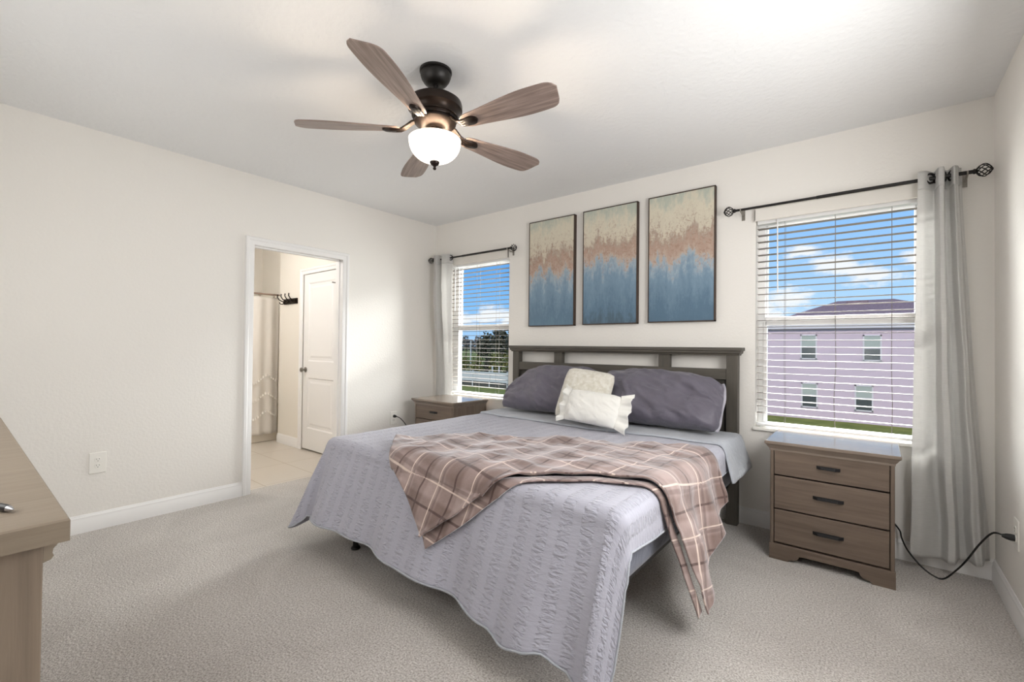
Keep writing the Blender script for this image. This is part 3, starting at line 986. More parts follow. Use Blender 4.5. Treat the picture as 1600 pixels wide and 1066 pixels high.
def curtain_rod(xa, xb, z, brackets, label):
    g = thing('curtain_rod', label, 'curtain rod', ((xa + xb) / 2, 0, z))
    cx = (xa + xb) / 2
    yy = -0.09
    xm = xa + (xb - xa) * 0.42
    rod = MB().tube([(xa - cx, yy, 0), (xm - cx, yy, 0)], 0.0085, 12)
    rod.tube([(xm - 0.02 - cx, yy, 0), (xb - cx, yy, 0)], 0.0105, 12)
    rod.build('rod', M_black, g, smooth=60)
    for s, x in ((-1, xa), (1, xb)):
        mb = MB(); finial_mesh(mb, (x - cx, yy, 0), s)
        mb.build('finial', M_black, g, smooth=60)
    for x in brackets:
        b = MB()
        b.box(x - cx - 0.010, x - cx + 0.010, -0.004, 0.0, -0.055, 0.025)
        b.tube([(x - cx, -0.002, -0.02), (x - cx, -0.05, -0.022), (x - cx, -0.09, -0.013)], 0.005, 8)
        pts = [(x - cx, yy + 0.0135 * cos(a), 0.0135 * sin(a)) for a in [radians(v) for v in range(-200, 30, 20)]]
        b.tube(pts, 0.0042, 8)
        b.build('bracket', M_nickel, g, smooth=50)
    return g


curtain_rod(3.200, 4.365, 2.182, (3.232, 4.345), 'black curtain rod with cage finials above the large right window')
curtain_rod(0.070, 1.180, 2.180, (0.10, 1.150), 'dark curtain rod with cage finials above the far left window')


def curtain(name, label, section, ztop, zbot_fn, xmap, grom, ngrom_r=0.026, tuck=False):
    """section: list of (s, y) fold control points over the width; xmap(s, t) -> x"""
    g = tag(bpy.data.objects.new(name, None), label, 'curtain')
    COL.objects.link(g)
    base = (xmap(0.5, 0.0), -0.09, 0.0)
    g.location = base

    def yfold(s):
        for (s0, y0), (s1, y1) in zip(section, section[1:]):
            if s <= s1:
                t = (s - s0) / (s1 - s0); t = t * t * (3 - 2 * t)
                return y0 + (y1 - y0) * t
        return section[-1][1]

    def fn(s, t):
        z = ztop + (zbot_fn(s) - ztop) * t
        x = xmap(s, t)
        amp = 1.0 + 0.25 * sin(3 * t + 4 * s)
        y = -0.09 + (yfold(s)) * amp * (0.85 + 0.35 * t) + 0.010 * nz(s * 5, t * 6, 2.0) * t + 0.004 * nz(s * 9, t * 25, 7.0)
        x += 0.012 * nz(s * 4, t * 5, 9.0) * t
        if tuck:
            k = min(1.0, max(0.0, (2.0 - z) / 1.3)); k = k * k * (3 - 2 * k)
            y = y * (1 - k) + (-0.046 + (y + 0.09) * 0.25) * k
        y = min(y, -0.024)
        return (x - base[0], y - base[1], z)
    mb = MB(); mb.grid(fn, 150, 120)
    mb.build('panel', M_curtain, g, smooth=180, solid=0.002)
    # top hem stitched as a thicker band
    hm = MB()

    def fh(s, t):
        p = fn(s, t * 0.048)
        q = fn(min(1, s + 0.004), t * 0.048); o = fn(max(0, s - 0.004), t * 0.048)
        dx, dy = q[0] - o[0], q[1] - o[1]; l = hypot(dx, dy) or 1
        return (p[0] + dy / l * 0.0022, p[1] - dx / l * 0.0022, p[2])
    hm.grid(fh, 150, 8)
    hm.build('top_hem', M_curtain, g, smooth=180, solid=0.0015)
    for s, t_, ax in grom:
        p = fn(s, t_)
        gm = MB().torus((0, 0, 0), ngrom_r, 0.006, 'Y', 26, 8)
        go = gm.build('grommet', M_black, g, smooth=60, loc=(p[0], -0.09 - base[1] + ax[1], 2.182))
        go.rotation_euler = (0, 0, ax[0])
    return g


sec2 = [(0.0, -0.038), (0.08, -0.034), (0.33, 0.022), (0.42, -0.050), (0.50, -0.054), (0.60, 0.030), (0.68, 0.030), (0.78, -0.045), (0.86, -0.030), (0.94, 0.030), (1.0, 0.040)]


def xmap2(s, t):
    a = 4.145 - 0.035 * t
    b = 4.325 + 0.110 * t ** 1.2
    return a + (b - a) * (s ** 0.85)


def zb2(s):
    return 0.075 + 0.05 * max(0, s - 0.35)


curtain('curtain', 'silver grey grommet curtain hanging right of the large window', sec2, 2.222, zb2, xmap2, [(0.24, 0.02, (radians(35), -0.004)), (0.38, 0.02, (radians(-72), 0.0)), (0.55, 0.02, (radians(72), 0.0)), (0.735, 0.02, (radians(-70), 0.0))])
sec1 = [(0.0, 0.02), (0.15, -0.045), (0.30, -0.05), (0.42, 0.035), (0.52, 0.03), (0.62, -0.05), (0.85, -0.045), (1.0, 0.03)]


def xmap1(s, t):
    return 0.085 - 0.010 * t + (0.272 - 0.02 * t) * s


curtain('curtain', 'white grey grommet curtain in the corner left of the far window', sec1, 2.222, lambda s: 0.09, xmap1, [(0.93, 0.02, (radians(50), 0.0)), (0.06, 0.02, (radians(60), 0.0))], tuck=True)


# ------------------------------------------------------------------ paintings
def painting(x0, x1, z0, z1, mat, label):
    cx = (x0 + x1) / 2
    w, h = x1 - x0, z1 - z0
    g = thing('painting', label, 'painting', (cx, 0.0, z0), group='abstract canvases above the headboard')
    MB().box(-w / 2 + 0.007, w / 2 - 0.007, -0.036, -0.006, 0.007, h - 0.007).build('canvas', mat, g)
    f = MB()
    for a, b, c, d in ((-w / 2, -w / 2 + 0.008, 0, h), (w / 2 - 0.008, w / 2, 0, h), (-w / 2, w / 2, 0, 0.008), (-w / 2, w / 2, h - 0.008, h)):
        f.box(a, b, -0.0375, -0.001, c, d)
    f.build('frame', M_framewood, g)
    return g


painting(1.370, 1.872, 1.411, 2.405, painting_mat('canvas_paint_a', 3.1, 0.46, 0.64, lin(92, 122, 142)), 'abstract blue and copper canvas, leftmost of three, next to the far window')
painting(1.958, 2.460, 1.415, 2.408, painting_mat('canvas_paint_b', 11.7, 0.50, 0.68, lin(70, 92, 108)), 'abstract blue and copper canvas in the middle of the three')
painting(2.550, 3.053, 1.419, 2.410, painting_mat('canvas_paint_c', 23.4, 0.46, 0.66, lin(80, 108, 130)), 'abstract blue and copper canvas, rightmost of three, nearest the curtain rod')


# ------------------------------------------------------------------ ceiling fan
FC = (2.233, -1.997)
fan = thing('ceiling_fan', 'dark bronze five-blade ceiling fan with lit white glass bowl', 'ceiling fan', (FC[0], FC[1], H))
MB().lathe([(0.080, 0.0), (0.080, -0.010), (0.072, -0.014), (0.076, -0.020), (0.076, -0.026), (0.070, -0.044), (0.058, -0.062), (0.044, -0.072), (0.030, -0.075), (0.0, -0.075)][::-1], n=40).build('canopy', M_black, fan, smooth=35)
rd = MB().tube([(0, 0, -0.07), (0, 0, -0.15)], 0.013, 16)
rd.lathe([(0.0, -0.148), (0.026, -0.146), (0.026, -0.128), (0.016, -0.122), (0.0, -0.122)], n=20)
rd.build('downrod', M_black, fan, smooth=40)
MB().lathe([(0.0, -0.136), (0.070, -0.137), (0.110, -0.146), (0.130, -0.160), (0.135, -0.176), (0.135, -0.200), (0.128, -0.206), (0.122, -0.214), (0.116, -0.232), (0.116, -0.236), (0.0, -0.236)][::-1], n=48).build('motor_housing', M_bronze, fan, smooth=35)
ring = MB()
ring.lathe([(0.0, -0.300), (0.058, -0.300), (0.078, -0.290), (0.098, -0.272), (0.104, -0.266), (0.104, -0.258), (0.098, -0.254), (0.106, -0.246), (0.108, -0.234), (0.0, -0.234)], n=48)
ring.build('vented_ring', M_bronze, fan, smooth=35)
for k in range(10):
    a = 2 * pi * k / 10 + 0.2
    MB().tube([(0.1065 * cos(a + t), 0.1065 * sin(a + t), -0.249) for t in (-0.2, -0.1, 0, 0.1, 0.2)], 0.003, 6).build('vent_slot', M_black, fan)
MB().lathe([(0.0, -0.350), (0.066, -0.350), (0.070, -0.345), (0.064, -0.336), (0.050, -0.326), (0.046, -0.312), (0.046, -0.296), (0.0, -0.296)], n=40).build('light_fitter', M_bronze, fan, smooth=35)


def blade_outline(n=40):
    r0, r1 = 0.165, 0.684
    up, dn = [], []
    for i in range(n + 1):
        t = i / n
        x = r0 + (r1 - r0) * t
        k_ = min(1.0, t / 0.72); k_ = k_ * k_ * (3 - 2 * k_)
        w = 0.043 + 0.033 * k_ - 0.008 * max(0.0, (t - 0.72) / 0.28) ** 2
        if t < 0.10: w *= 0.25 + 0.75 * sqrt(max(0.0, 1 - ((0.10 - t) / 0.10) ** 2))
        if t > 0.90: w *= 0.45 + 0.55 * sqrt(max(0.0, 1 - ((t - 0.90) / 0.101) ** 2))
        up.append((x - 0.014 * max(0.0, (t - 0.8) / 0.2), w)); dn.append((x + 0.006 * max(0.0, (t - 0.8) / 0.2), -w))
    return up + dn[::-1]


ANG = [-136.5 + 72 * k for k in range(5)]
BZ = -0.300
PIT = Matrix.Rotation(radians(-12), 4, 'X')


def blade_and_iron(k):
    a = radians(ANG[k])
    mb = MB()
    mb.prism(blade_outline(), 'Z', -0.003, 0.003)
    mb.V = [tuple(PIT @ Vector(v)) for v in mb.V]
    b = mb.build('blade', M_blade, fan, bevel=0.0012, loc=(0, 0, BZ))
    b.rotation_euler = (0, 0, a)
    ir = MB()
    # curved arm from the housing down to the blade root
    pts = [(0.085, 0, 0.045), (0.115, 0, 0.034), (0.145, 0, 0.008), (0.170, 0, -0.006), (0.215, 0, -0.008)]
    for off in (-0.014, 0.0, 0.014):
        ir.tube([(x, off * (0.6 + (x - 0.08) * 5), z) for x, y, z in pts], 0.0075, 8)
    med = MB()
    med.lathe([(0.0, -0.013), (0.018, -0.012), (0.026, -0.008), (0.027, 0.0), (0.0, 0.0)], (0, 0, 0), 20)
    vs = [(0.222 + v[0] * 1.45, v[1], v[2] - 0.003) for v in med.V]
    ir.add(vs, med.F)
    ir.V = [tuple((PIT @ Vector(v)) if v[0] > 0.16 else Vector(v)) for v in ir.V]
    io = ir.build('blade_bracket', M_bronze, b, smooth=45)
    return b


for k in range(5): blade_and_iron(k)
bw = MB()
prof = [(0.124, -0.346), (0.130, -0.350), (0.129, -0.360)]
for i in range(1, 13):
    t = i / 12 * pi / 2
    prof.append((0.128 * cos(t) ** 0.85 if t < pi / 2 - 1e-6 else 0.0, -0.360 - 0.100 * sin(t)))
bw.lathe(prof, n=48, caps=False)
bw.build('glass_bowl', M_bowl, fan, smooth=180, solid=0.004)
MB().lathe([(0.0, -0.500), (0.006, -0.498), (0.009, -0.492), (0.006, -0.486), (0.008, -0.480), (0.020, -0.472), (0.024, -0.464), (0.024, -0.456), (0.0, -0.456)], n=24).build('finial', M_bronze, fan, smooth=40)
lb = light('fan_lamp', 'POINT', (0, 0, 0), 20, (1.0, 0.82, 0.62), radius=0.03)
lb.parent = fan
lb.location = (0.0, 0.0, -0.385)


# ------------------------------------------------------------------ nightstands
def nightstand(name, label, loc):
    g = thing(name, label, 'nightstand', loc, group='matching three-drawer nightstands')
    bw_, dp, zt = 0.280, 0.455, 0.685     # half body width, depth, height ; local origin = back centre on floor, front is -y
    f = -dp
    c = MB()
    c.box(-bw_, -bw_ + 0.018, f, 0, 0.0, 0.632); c.box(bw_ - 0.018, bw_, f, 0, 0.0, 0.632)
    c.box(-bw_ + 0.018, bw_ - 0.018, -0.012, 0, 0.08, 0.632)
    c.box(-bw_ + 0.018, bw_ - 0.018, f + 0.022, -0.012, 0.60, 0.632); c.box(-bw_ + 0.018, bw_ - 0.018, f + 0.022, -0.012, 0.08, 0.095)
    c.build('carcass', M_nsz, g)
    MB().box(-bw_ + 0.018, bw_ - 0.018, f + 0.024, f + 0.030, 0.09, 0.635).build('dark_recess', M_gap, g)
    tp = MB()
    tp.rect_loft([(-bw_ - 0.002, bw_ + 0.002, f - 0.004, 0.0, 0.628), (-bw_ - 0.004, bw_ + 0.004, f - 0.006, 0.0, 0.640), (-bw_ - 0.010, bw_ + 0.010, f - 0.012, 0.0, 0.648),
                  (-bw_ - 0.018, bw_ + 0.018, f - 0.022, 0.0, 0.662), (-bw_ - 0.024, bw_ + 0.024, f - 0.028, 0.0, 0.667), (-bw_ - 0.026, bw_ + 0.026, f - 0.030, 0.0, 0.672),
                  (-bw_ - 0.026, bw_ + 0.026, f - 0.030, 0.0, zt - 0.003), (-bw_ - 0.023, bw_ + 0.023, f - 0.027, 0.0, zt)])
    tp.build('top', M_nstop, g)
    ap = []
    zb = 0.090
    outer = [(-bw_ - 0.004, 0.0), (-bw_ + 0.090, 0.0)]
    for i in range(9):
        t = i / 8 * pi / 2
        outer.append((-bw_ + 0.100 + 0.045 * sin(t), 0.012 + 0.032 * (1 - cos(t)) if i < 9 else 0))
    outer.append((-bw_ + 0.165, 0.046))
    right = [(-x, z) for x, z in reversed(outer)]
    poly = outer + right + [(bw_ + 0.004, zb), (-bw_ - 0.004, zb)]
    apm = MB().prism(poly, 'Y', f - 0.006, f + 0.020)
    apm.build('base_apron', M_ns, g, bevel=0.002)
    for a, b in ((-bw_ + 0.002, -bw_ + 0.017), (bw_ - 0.017, bw_ - 0.002)):
        MB().box(a, b, f - 0.003, f + 0.02, zb, 0.63).build('front_stile', M_nsz, g, bevel=0.002)
    for za, zb_ in ((0.100, 0.288), (0.296, 0.483), (0.491, 0.629)):
        x0, x1 = -bw_ + 0.021, bw_ - 0.021
        dm = MB().rect_loft([(x0, x1, f + 0.022, f + 0.024, za)] * 1 + [(x0, x1, f, f + 0.022, za), (x0, x1, f, f + 0.022, zb_)])
        dm = MB().box(x0, x1, f - 0.002, f + 0.020, za, zb_)
        d = dm.build('drawer', M_ns, g, bevel=0.003)
        hm = MB()
        zc = (za + zb_) / 2 + 0.006
        hl = 0.070 if za < 0.45 else 0.054
        fy = f - 0.002
        hm.rect_loft([(-hl, hl, fy - 0.003, fy, zc - 0.008), (-hl, hl, fy - 0.003, fy, zc + 0.008)])
        vs = []
        for xx, yy, zh in ((-hl, fy - 0.002, 0.009), (-hl + 0.022, fy - 0.026, 0.007), (hl - 0.022, fy - 0.026, 0.007), (hl, fy - 0.002, 0.009)):
            vs += [(xx, yy, zc - zh), (xx, yy, zc + zh), (xx, yy + 0.005, zc + zh), (xx, yy + 0.005, zc - zh)]
        fs = [(0, 1, 2, 3), (15, 14, 13, 12)]
        for i in range(3):
            for k in range(4):
                a, b = i * 4 + k, i * 4 + (k + 1) % 4
                fs.append((a, a + 4, b + 4, b))
        hm.add(vs, fs)
        hm.build('handle', M_handle, d, bevel=0.002)
    return g


nsr = nightstand('nightstand', 'taupe three-drawer nightstand under the large window beside the curtain', (3.758, -0.020, 0))
nsl = copy_tree(nsr)
nsl.location = (0.592, -0.072, 0)
nsl['label'] = 'taupe nightstand half hidden behind the bed under the far window'


# ------------------------------------------------------------------ bed frame with headboard
bed = thing('bed', 'king bed with grey-brown wooden headboard and black metal frame', 'bed', (2.23, -0.06, 0))
bx = 2.23


def X(x): return x - bx


hb = MB()
hb.rect_loft([(X(1.226), X(3.228), -0.050, 0.020, 1.172), (X(1.222), X(3.232), -0.054, 0.024, 1.182), (X(1.214), X(3.240), -0.062, 0.028, 1.188), (X(1.212), X(3.242), -0.064, 0.030, 1.204),
              (X(1.206), X(3.250), -0.070, 0.034, 1.206), (X(1.206), X(3.250), -0.070, 0.034, 1.228)])
cap = hb.build('headboard', M_hb, bed, bevel=0.0015)
for a, b in ((1.236, 1.308), (3.146, 3.220)):
    MB().box(X(a), X(b), -0.042, 0.018, 0.0, 1.173).build('post', M_hbz, cap, bevel=0.002)
for a, b in ((1.704, 1.790), (2.660, 2.748)):
    MB().box(X(a), X(b), -0.034, 0.010, 1.070, 1.173).build('stile', M_hbz, cap, bevel=0.002)
rl = MB(); rl.box(X(1.308), X(3.146), -0.036, 0.012, 1.010, 1.076); rl.box(X(1.308), X(3.146), -0.040, 0.012, 1.002, 1.012)
rl.build('mid_rail', M_hb, cap, bevel=0.002)
MB().box(X(1.308), X(3.146), -0.036, 0.012, 0.40, 0.47).build('lower_rail', M_hb, cap, bevel=0.002)
for a, b in ((1.308, 1.744), (1.750, 2.700), (2.706, 3.146)):
    MB().box(X(a), X(b), -0.012, 0.006, 0.47, 1.004).build('panel', M_hbp, cap, bevel=0.003)
MB().box(X(1.744), X(2.706), 0.002, 0.006, 0.47, 1.0).build('panel_backing', M_gap, cap)
fr = MB()
FY0, FY1 = -1.86, -0.045
for a in (1.320, 3.150):
    fr.box(X(a) - 0.016, X(a) + 0.016, FY0, FY1, 0.258, 0.300)
fr.box(X(1.32), X(3.150), FY0 - 0.016, FY0 + 0.016, 0.258, 0.300)
fr.box(X(2.23) - 0.015, X(2.23) + 0.015, FY0, FY1, 0.265, 0.290)
for k in range(6):
    yy = FY0 + (FY1 - FY0) * (k + 0.5) / 6
    fr.box(X(1.32), X(3.150), yy - 0.02, yy + 0.02, 0.280, 0.300)
fr.build('metal_frame', M_black, bed, bevel=0.002)
for lx, ly in ((1.535, -1.905), (2.23, -1.50), (2.70, -1.50), (1.60, -0.80), (2.60, -0.80)):
    lg = MB().tube([(X(lx), ly, 0.012), (X(lx), ly, 0.282)], 0.016, 12)
    lg.lathe([(0.026, 0.0), (0.028, 0.006), (0.024, 0.014), (0.016, 0.018)], (X(lx), ly, 0), 16)
    lg.build('leg', M_black, bed, smooth=40)

# mattress in its grey-blue fitted sheet
mt = MB()
mx0, mx1, my0, my1 = 1.275, 3.205, -1.985, -0.115


def rrect(x0, x1, y0, y1, r, z, n=8):
    pts = []
    for cx, cy, a0 in ((x1 - r, y1 - r, 0), (x0 + r, y1 - r, 90), (x0 + r, y0 + r, 180), (x1 - r, y0 + r, 270)):
        for i in range(n + 1):
            a = radians(a0 + 90 * i / n)
            pts.append((cx + r * cos(a), cy + r * sin(a), z))
    return pts


rings = []
for ins, z in ((0.03, 0.301), (0.006, 0.314), (0.0, 0.34), (-0.004, 0.42), (-0.004, 0.53), (0.0, 0.575), (0.012, 0.598), (0.035, 0.610), (0.07, 0.612)):
    rings.append(rrect(mx0 + ins, mx1 - ins, my0 + ins, my1 - ins, 0.09 - ins * 0.5, z))
nr = len(rings[0])
mt.add([p for r in rings for p in r], [tuple(range(nr - 1, -1, -1))] + [(i * nr + k, i * nr + (k + 1) % nr, (i + 1) * nr + (k + 1) % nr, (i + 1) * nr + k) for i in range(len(rings) - 1) for k in range(nr)] + [tuple(range((len(rings) - 1) * nr, len(rings) * nr))])
mto = mt.build('mattress', M_sheet, smooth=60)
tag(mto, 'mattress in grey-blue fitted sheet showing under the quilt edge', 'mattress')

# ------------------------------------------------------------------ quilt: top plus hanging skirt with a corner fan each side
QX0, QX1, QYF, QYH, QZ = 1.275, 3.195, -1.945, -0.22, 0.630
RB = 0.065


def topz(u, v):
    ex = min(u - QX0, QX1 - u, v - QYF)
    return QZ + 0.006 * nz(u * 2.3, v * 2.3, 1.0) + 0.003 * nz(u * 7, v * 7, 4.0)


def prof(r, flare):
    a = RB * pi / 2
    if r < a:
        t = r / RB
        return RB * sin(t), RB * (1 - cos(t))
    return RB + flare * (r - a), RB + (r - a) * sqrt(1 - flare * flare)


def drape(u, v, flf=0.34, fls=0.12):
    """flat cloth point (u, v) -> point on the bed, hanging over the right side / foot / left side"""
    du = 0.0
    if u > QX1: du = u - QX1
    elif u < QX0: du = u - QX0
    dv = max(0.0, QYF - v)
    cu, cv = min(max(u, QX0), QX1), max(v, QYF)
    r = hypot(du, dv)
    z0 = topz(cu, cv)
    if r < 1e-9: return Vector((cu, cv, z0))
    ax, ay = du / r, -dv / r
    fl = flf * ay * ay + fls * ax * ax
    out, drop = prof(r, fl)
    return Vector((cu + ax * out, cv + ay * out, z0 - drop))


def lerp_tab(tab, x):
    if x <= tab[0][0]: return tab[0][1]
    for (a, b), (c, d) in zip(tab, tab[1:]):
        if x <= c:
            t = (x - a) / (c - a); t = t * t * (3 - 2 * t)
            return b + (d - b) * t
    return tab[-1][1]


NX, NY, NR, NF = 170, 130, 46, 26
verts, faces, uvs = [], [], []


def addv(p, uv):
    verts.append(tuple(p)); uvs.append(uv)
    return len(verts) - 1


top = {}
for j in range(NY + 1):
    for i in range(NX + 1):
        u = QX0 + (QX1 - QX0) * i / NX
        v = QYF + (QYH - QYF) * j / NY
        top[i, j] = addv((u, v, topz(u, v)), (u, v))
for j in range(NY):
    for i in range(NX):
        faces.append((top[i, j], top[i + 1, j], top[i + 1, j + 1], top[i, j + 1]))
# perimeter: right side (head -> foot), right corner fan, foot (right -> left), left corner fan, left side (foot -> head)
per = []
LS_R = [(0.0, 0.185), (0.6, 0.19), (1.2, 0.20), (1.6, 0.215), (2.0, 0.19)]
for j in range(NY, 0, -1):
    v = QYF + (QYH - QYF) * j / NY
    per.append((top[NX, j], QX1, v, 1.0, 0.0, lerp_tab(LS_R, -v), 's'))
FAN_R = [(0, 0.19), (20, 0.21), (42, 0.30), (56, 0.45), (68, 0.63), (78, 0.685), (90, 0.64)]
for k in range(NF + 1):
    a = 90 * k / NF
    per.append((top[NX, 0], QX1, QYF, cos(radians(a)), -sin(radians(a)), lerp_tab(FAN_R, a), 'c'))
LF = [(1.27, 0.515), (1.5, 0.505), (1.9, 0.512), (2.3, 0.535), (2.55, 0.542), (2.76, 0.568), (2.87, 0.595), (2.96, 0.575), (3.03, 0.56), (3.11, 0.59), (3.2, 0.64)]
for i in range(NX - 1, 0, -1):
    u = QX0 + (QX1 - QX0) * i / NX
    per.append((top[i, 0], u, QYF, 0.0, -1.0, lerp_tab(LF, u), 'f'))
FAN_L = [(0, 0.515), (14, 0.575), (30, 0.60), (50, 0.56), (70, 0.50), (90, 0.46)]
for k in range(NF + 1):
    a = 90 * k / NF
    per.append((top[0, 0], QX0, QYF, -sin(radians(a)), -cos(radians(a)), lerp_tab(FAN_L, a), 'l'))
for j in range(1, NY + 1):
    v = QYF + (QYH - QYF) * j / NY
    per.append((top[0, j], QX0, v, -1.0, 0.0, 0.44, 's'))
cols = []
for s, (vi, u, v, ax, ay, Ln, kind) in enumerate(per):
    col_ = [vi]
    fl = 0.36 * ay * ay + 0.06 * ax * ax
    for k in range(1, NR + 1):
        r = Ln * k / NR
        out, drop = prof(r, fl)
        w = max(0.0, (r - 0.08)) / 0.4
        wav = 0.0
        if kind == 'f': wav = w * (0.016 * sin(u * 9.0 + 0.6) + 0.008 * sin(u * 21 + 2))
        if kind == 'l':
            ad = math.degrees(atan2(-ax, -ay))
            wav = w * (-0.035 * math.exp(-((ad - 3) / 6) ** 2) + 0.045 * math.exp(-((ad - 24) / 12) ** 2))
        if kind == 'f' and u < 1.5: wav -= w * 0.035 * math.exp(-((u - 1.275) / 0.05) ** 2)
        if kind == 'c': wav = w * 0.02 * sin(atan2(-ay, ax) * 4.0)
        wav += w * 0.010 * nz(u * 5 + ax * 2, v * 5 + ay * 2, r * 4)
        x, y, z = u + ax * (out + wav), v + ay * (out + wav), topz(u, v) - drop
        z = max(z, 0.012)
        col_.append(addv((x, y, z), (u + ax * r, v + ay * r)))
    cols.append(col_)
for a, b in zip(cols, cols[1:]):
    for k in range(NR):
        q = (a[k], a[k + 1], b[k + 1], b[k])
        q2 = []
        for i_ in q:
            if i_ not in q2: q2.append(i_)
        if len(q2) >= 3: faces.append(tuple(q2))
qm = MB(); qm.V, qm.F = verts, faces
quilt = qm.build('quilt', M_quilt, smooth=180, uv=uvs, solid=0.007)
tag(quilt, 'light grey quilted coverlet spread over the king bed', 'quilt')
# bound hem along the whole lower edge
hp = [Vector(verts[c[-1]]) for c in cols]
hem = MB().tube([hp[i] for i in range(0, len(hp), 2)], 0.0045, 6)
hem.build('hem_binding', M_band, quilt, smooth=60)
# smooth turned-down border at the pillow end, hanging over the right side
bd = MB()


def band_fn(s, t):
    u = 1.262 + (3.195 + 0.245 - 1.262) * s
    v = -0.60 + 0.03 * sin(u * 2.2) + 0.44 * t
    if s > 0.9: v -= 0.06 * (s - 0.9) / 0.1 * (1 - t)
    p = drape(u, v, fls=0.30)
    e = 0.016 if t > 0.02 else 0.006
    e += 0.003 * nz(u * 10, v * 10, 3)
    if u > QX1: p.x += e
    p.z += e if u < QX1 + 0.05 else 0
    return p


bd.grid(band_fn, 120, 26)
bd.build('turned_border', M_band, quilt, smooth=180, solid=0.004)

# ------------------------------------------------------------------ plaid throw
BACK = [(1.69, -1.80), (1.86, -1.60), (2.02, -1.43), (2.43, -1.23), (2.89, -1.00), (3.10, -0.90), (3.22, -0.87), (3.34, -0.88), (3.47, -0.90)]
FRONT = [(2.33, -2.31), (2.50, -2.17), (2.62, -2.055), (2.78, -1.91), (3.00, -1.73), (3.16, -1.665), (3.28, -1.63), (3.48, -1.58), (3.76, -1.54)]
LEFT = [(1.69, -1.80), (1.76, -1.87), (1.88, -1.965), (2.14, -2.15), (2.33, -2.31)]
RIGHT = [(3.47, -0.90), (3.53, -1.05), (3.60, -1.22), (3.70, -1.42), (3.76, -1.54)]


def curve(pts):
    P = [Vector((a, b)) for a, b in pts]
    ds = [0.0]
    for a, b in zip(P, P[1:]): ds.append(ds[-1] + (b - a).length)
    tot = ds[-1]

    def f(t):
        d = t * tot
        for i in range(len(P) - 1):
            if d <= ds[i + 1] + 1e-9:
                k = (d - ds[i]) / (ds[i + 1] - ds[i])
                p0, p1, p2, p3 = P[max(i - 1, 0)], P[i], P[i + 1], P[min(i + 2, len(P) - 1)]
                k2, k3 = k * k, k * k * k
                return 0.5 * ((2 * p1) + (p2 - p0) * k + (2 * p0 - 5 * p1 + 4 * p2 - p3) * k2 + (3 * p1 - p0 - 3 * p2 + p3) * k3)
        return P[-1]
    return f


cb, cf, cl, cr_ = curve(BACK), curve(FRONT), curve(LEFT), curve(RIGHT)
ROT = radians(8)


def flat(s, t):
    p = cb(s) * (1 - t) + cf(s) * t + cl(t) * (1 - s) + cr_(t) * s
    c00, c10, c01, c11 = cb(0), cb(1), cf(0), cf(1)
    return p - (c00 * (1 - s) * (1 - t) + c10 * s * (1 - t) + c01 * (1 - s) * t + c11 * s * t)


def throw_point(uvp, lift):
    u, v = uvp
    e = 0.004
    p = drape(u, v, 0.38, 0.24)
    du = drape(u + e, v, 0.38, 0.24) - drape(u - e, v, 0.38, 0.24)
    dv = drape(u, v + e, 0.38, 0.24) - drape(u, v - e, 0.38, 0.24)
    n_ = du.cross(dv)
    n_ = n_.normalized() if n_.length > 1e-9 else Vector((0, 0, 1))
    return p + n_ * lift


tv, tf, tuv = [], [], []


def throw_layer(fn, nu, nv, lift_fn):
    o = len(tv)
    for j in range(nv + 1):
        for i in range(nu + 1):
            s, t = i / nu, j / nv
            q = fn(s, t)
            tv.append(tuple(throw_point(q, lift_fn(s, t, q))))
            ru, rv = q[0] * cos(ROT) - q[1] * sin(ROT), q[0] * sin(ROT) + q[1] * cos(ROT)
            tuv.append((ru / 0.205 + 0.25, rv / 0.235 + 0.32))
    for j in range(nv):
        for i in range(nu):
            a = o + j * (nu + 1) + i
            tf.append((a, a + 1, a + nu + 2, a + nu + 1))


def lift_top(s, t, q):
    edge = min(t, 1 - t, s, 1 - s)
    l = 0.024 + 0.013 * nz(q[0] * 4.5, q[1] * 4.5, 3.3) + 0.010 * (1 - 2 * abs(nz(q[0] * 6 + q[1] * 3, q[1] * 7 - q[0] * 2, 6.1)))
    # folds near the back edge
    l += 0.014 * max(0, 1 - t / 0.18) * (0.5 + 0.5 * sin(q[0] * 13))
    # plump folded front edge
    l += 0.012 * max(0, 1 - (1 - t) / 0.05)
    # hanging pleats over the right side
    if q[0] > QX1: l += 0.030 * min(1, (q[0] - QX1) / 0.3) * sin((q[1] + 0.9) * 19)
    return max(0.012, l)


throw_layer(flat, 170, 90, lift_top)
ntop = len(tf)


def under(s, t):
    a = cf(s)
    out = Vector((0.62, -0.78)) * (0.050 * (1 - s * 0.6))
    return a - out * 0.6 + out * 1.6 * t


throw_layer(under, 120, 8, lambda s, t, q: 0.011 + 0.004 * nz(q[0] * 9, q[1] * 9, 2) + (0.02 * sin((q[1] + 0.9) * 19) * min(1, (q[0] - QX1) / 0.3) if q[0] > QX1 else 0))
tm = MB(); tm.V, tm.F = tv, tf
throw = tm.build('throw_blanket', M_plaid, smooth=180, uv=tuv, solid=-0.007)
tag(throw, 'mauve brown plaid fleece throw draped across the foot of the bed', 'blanket')


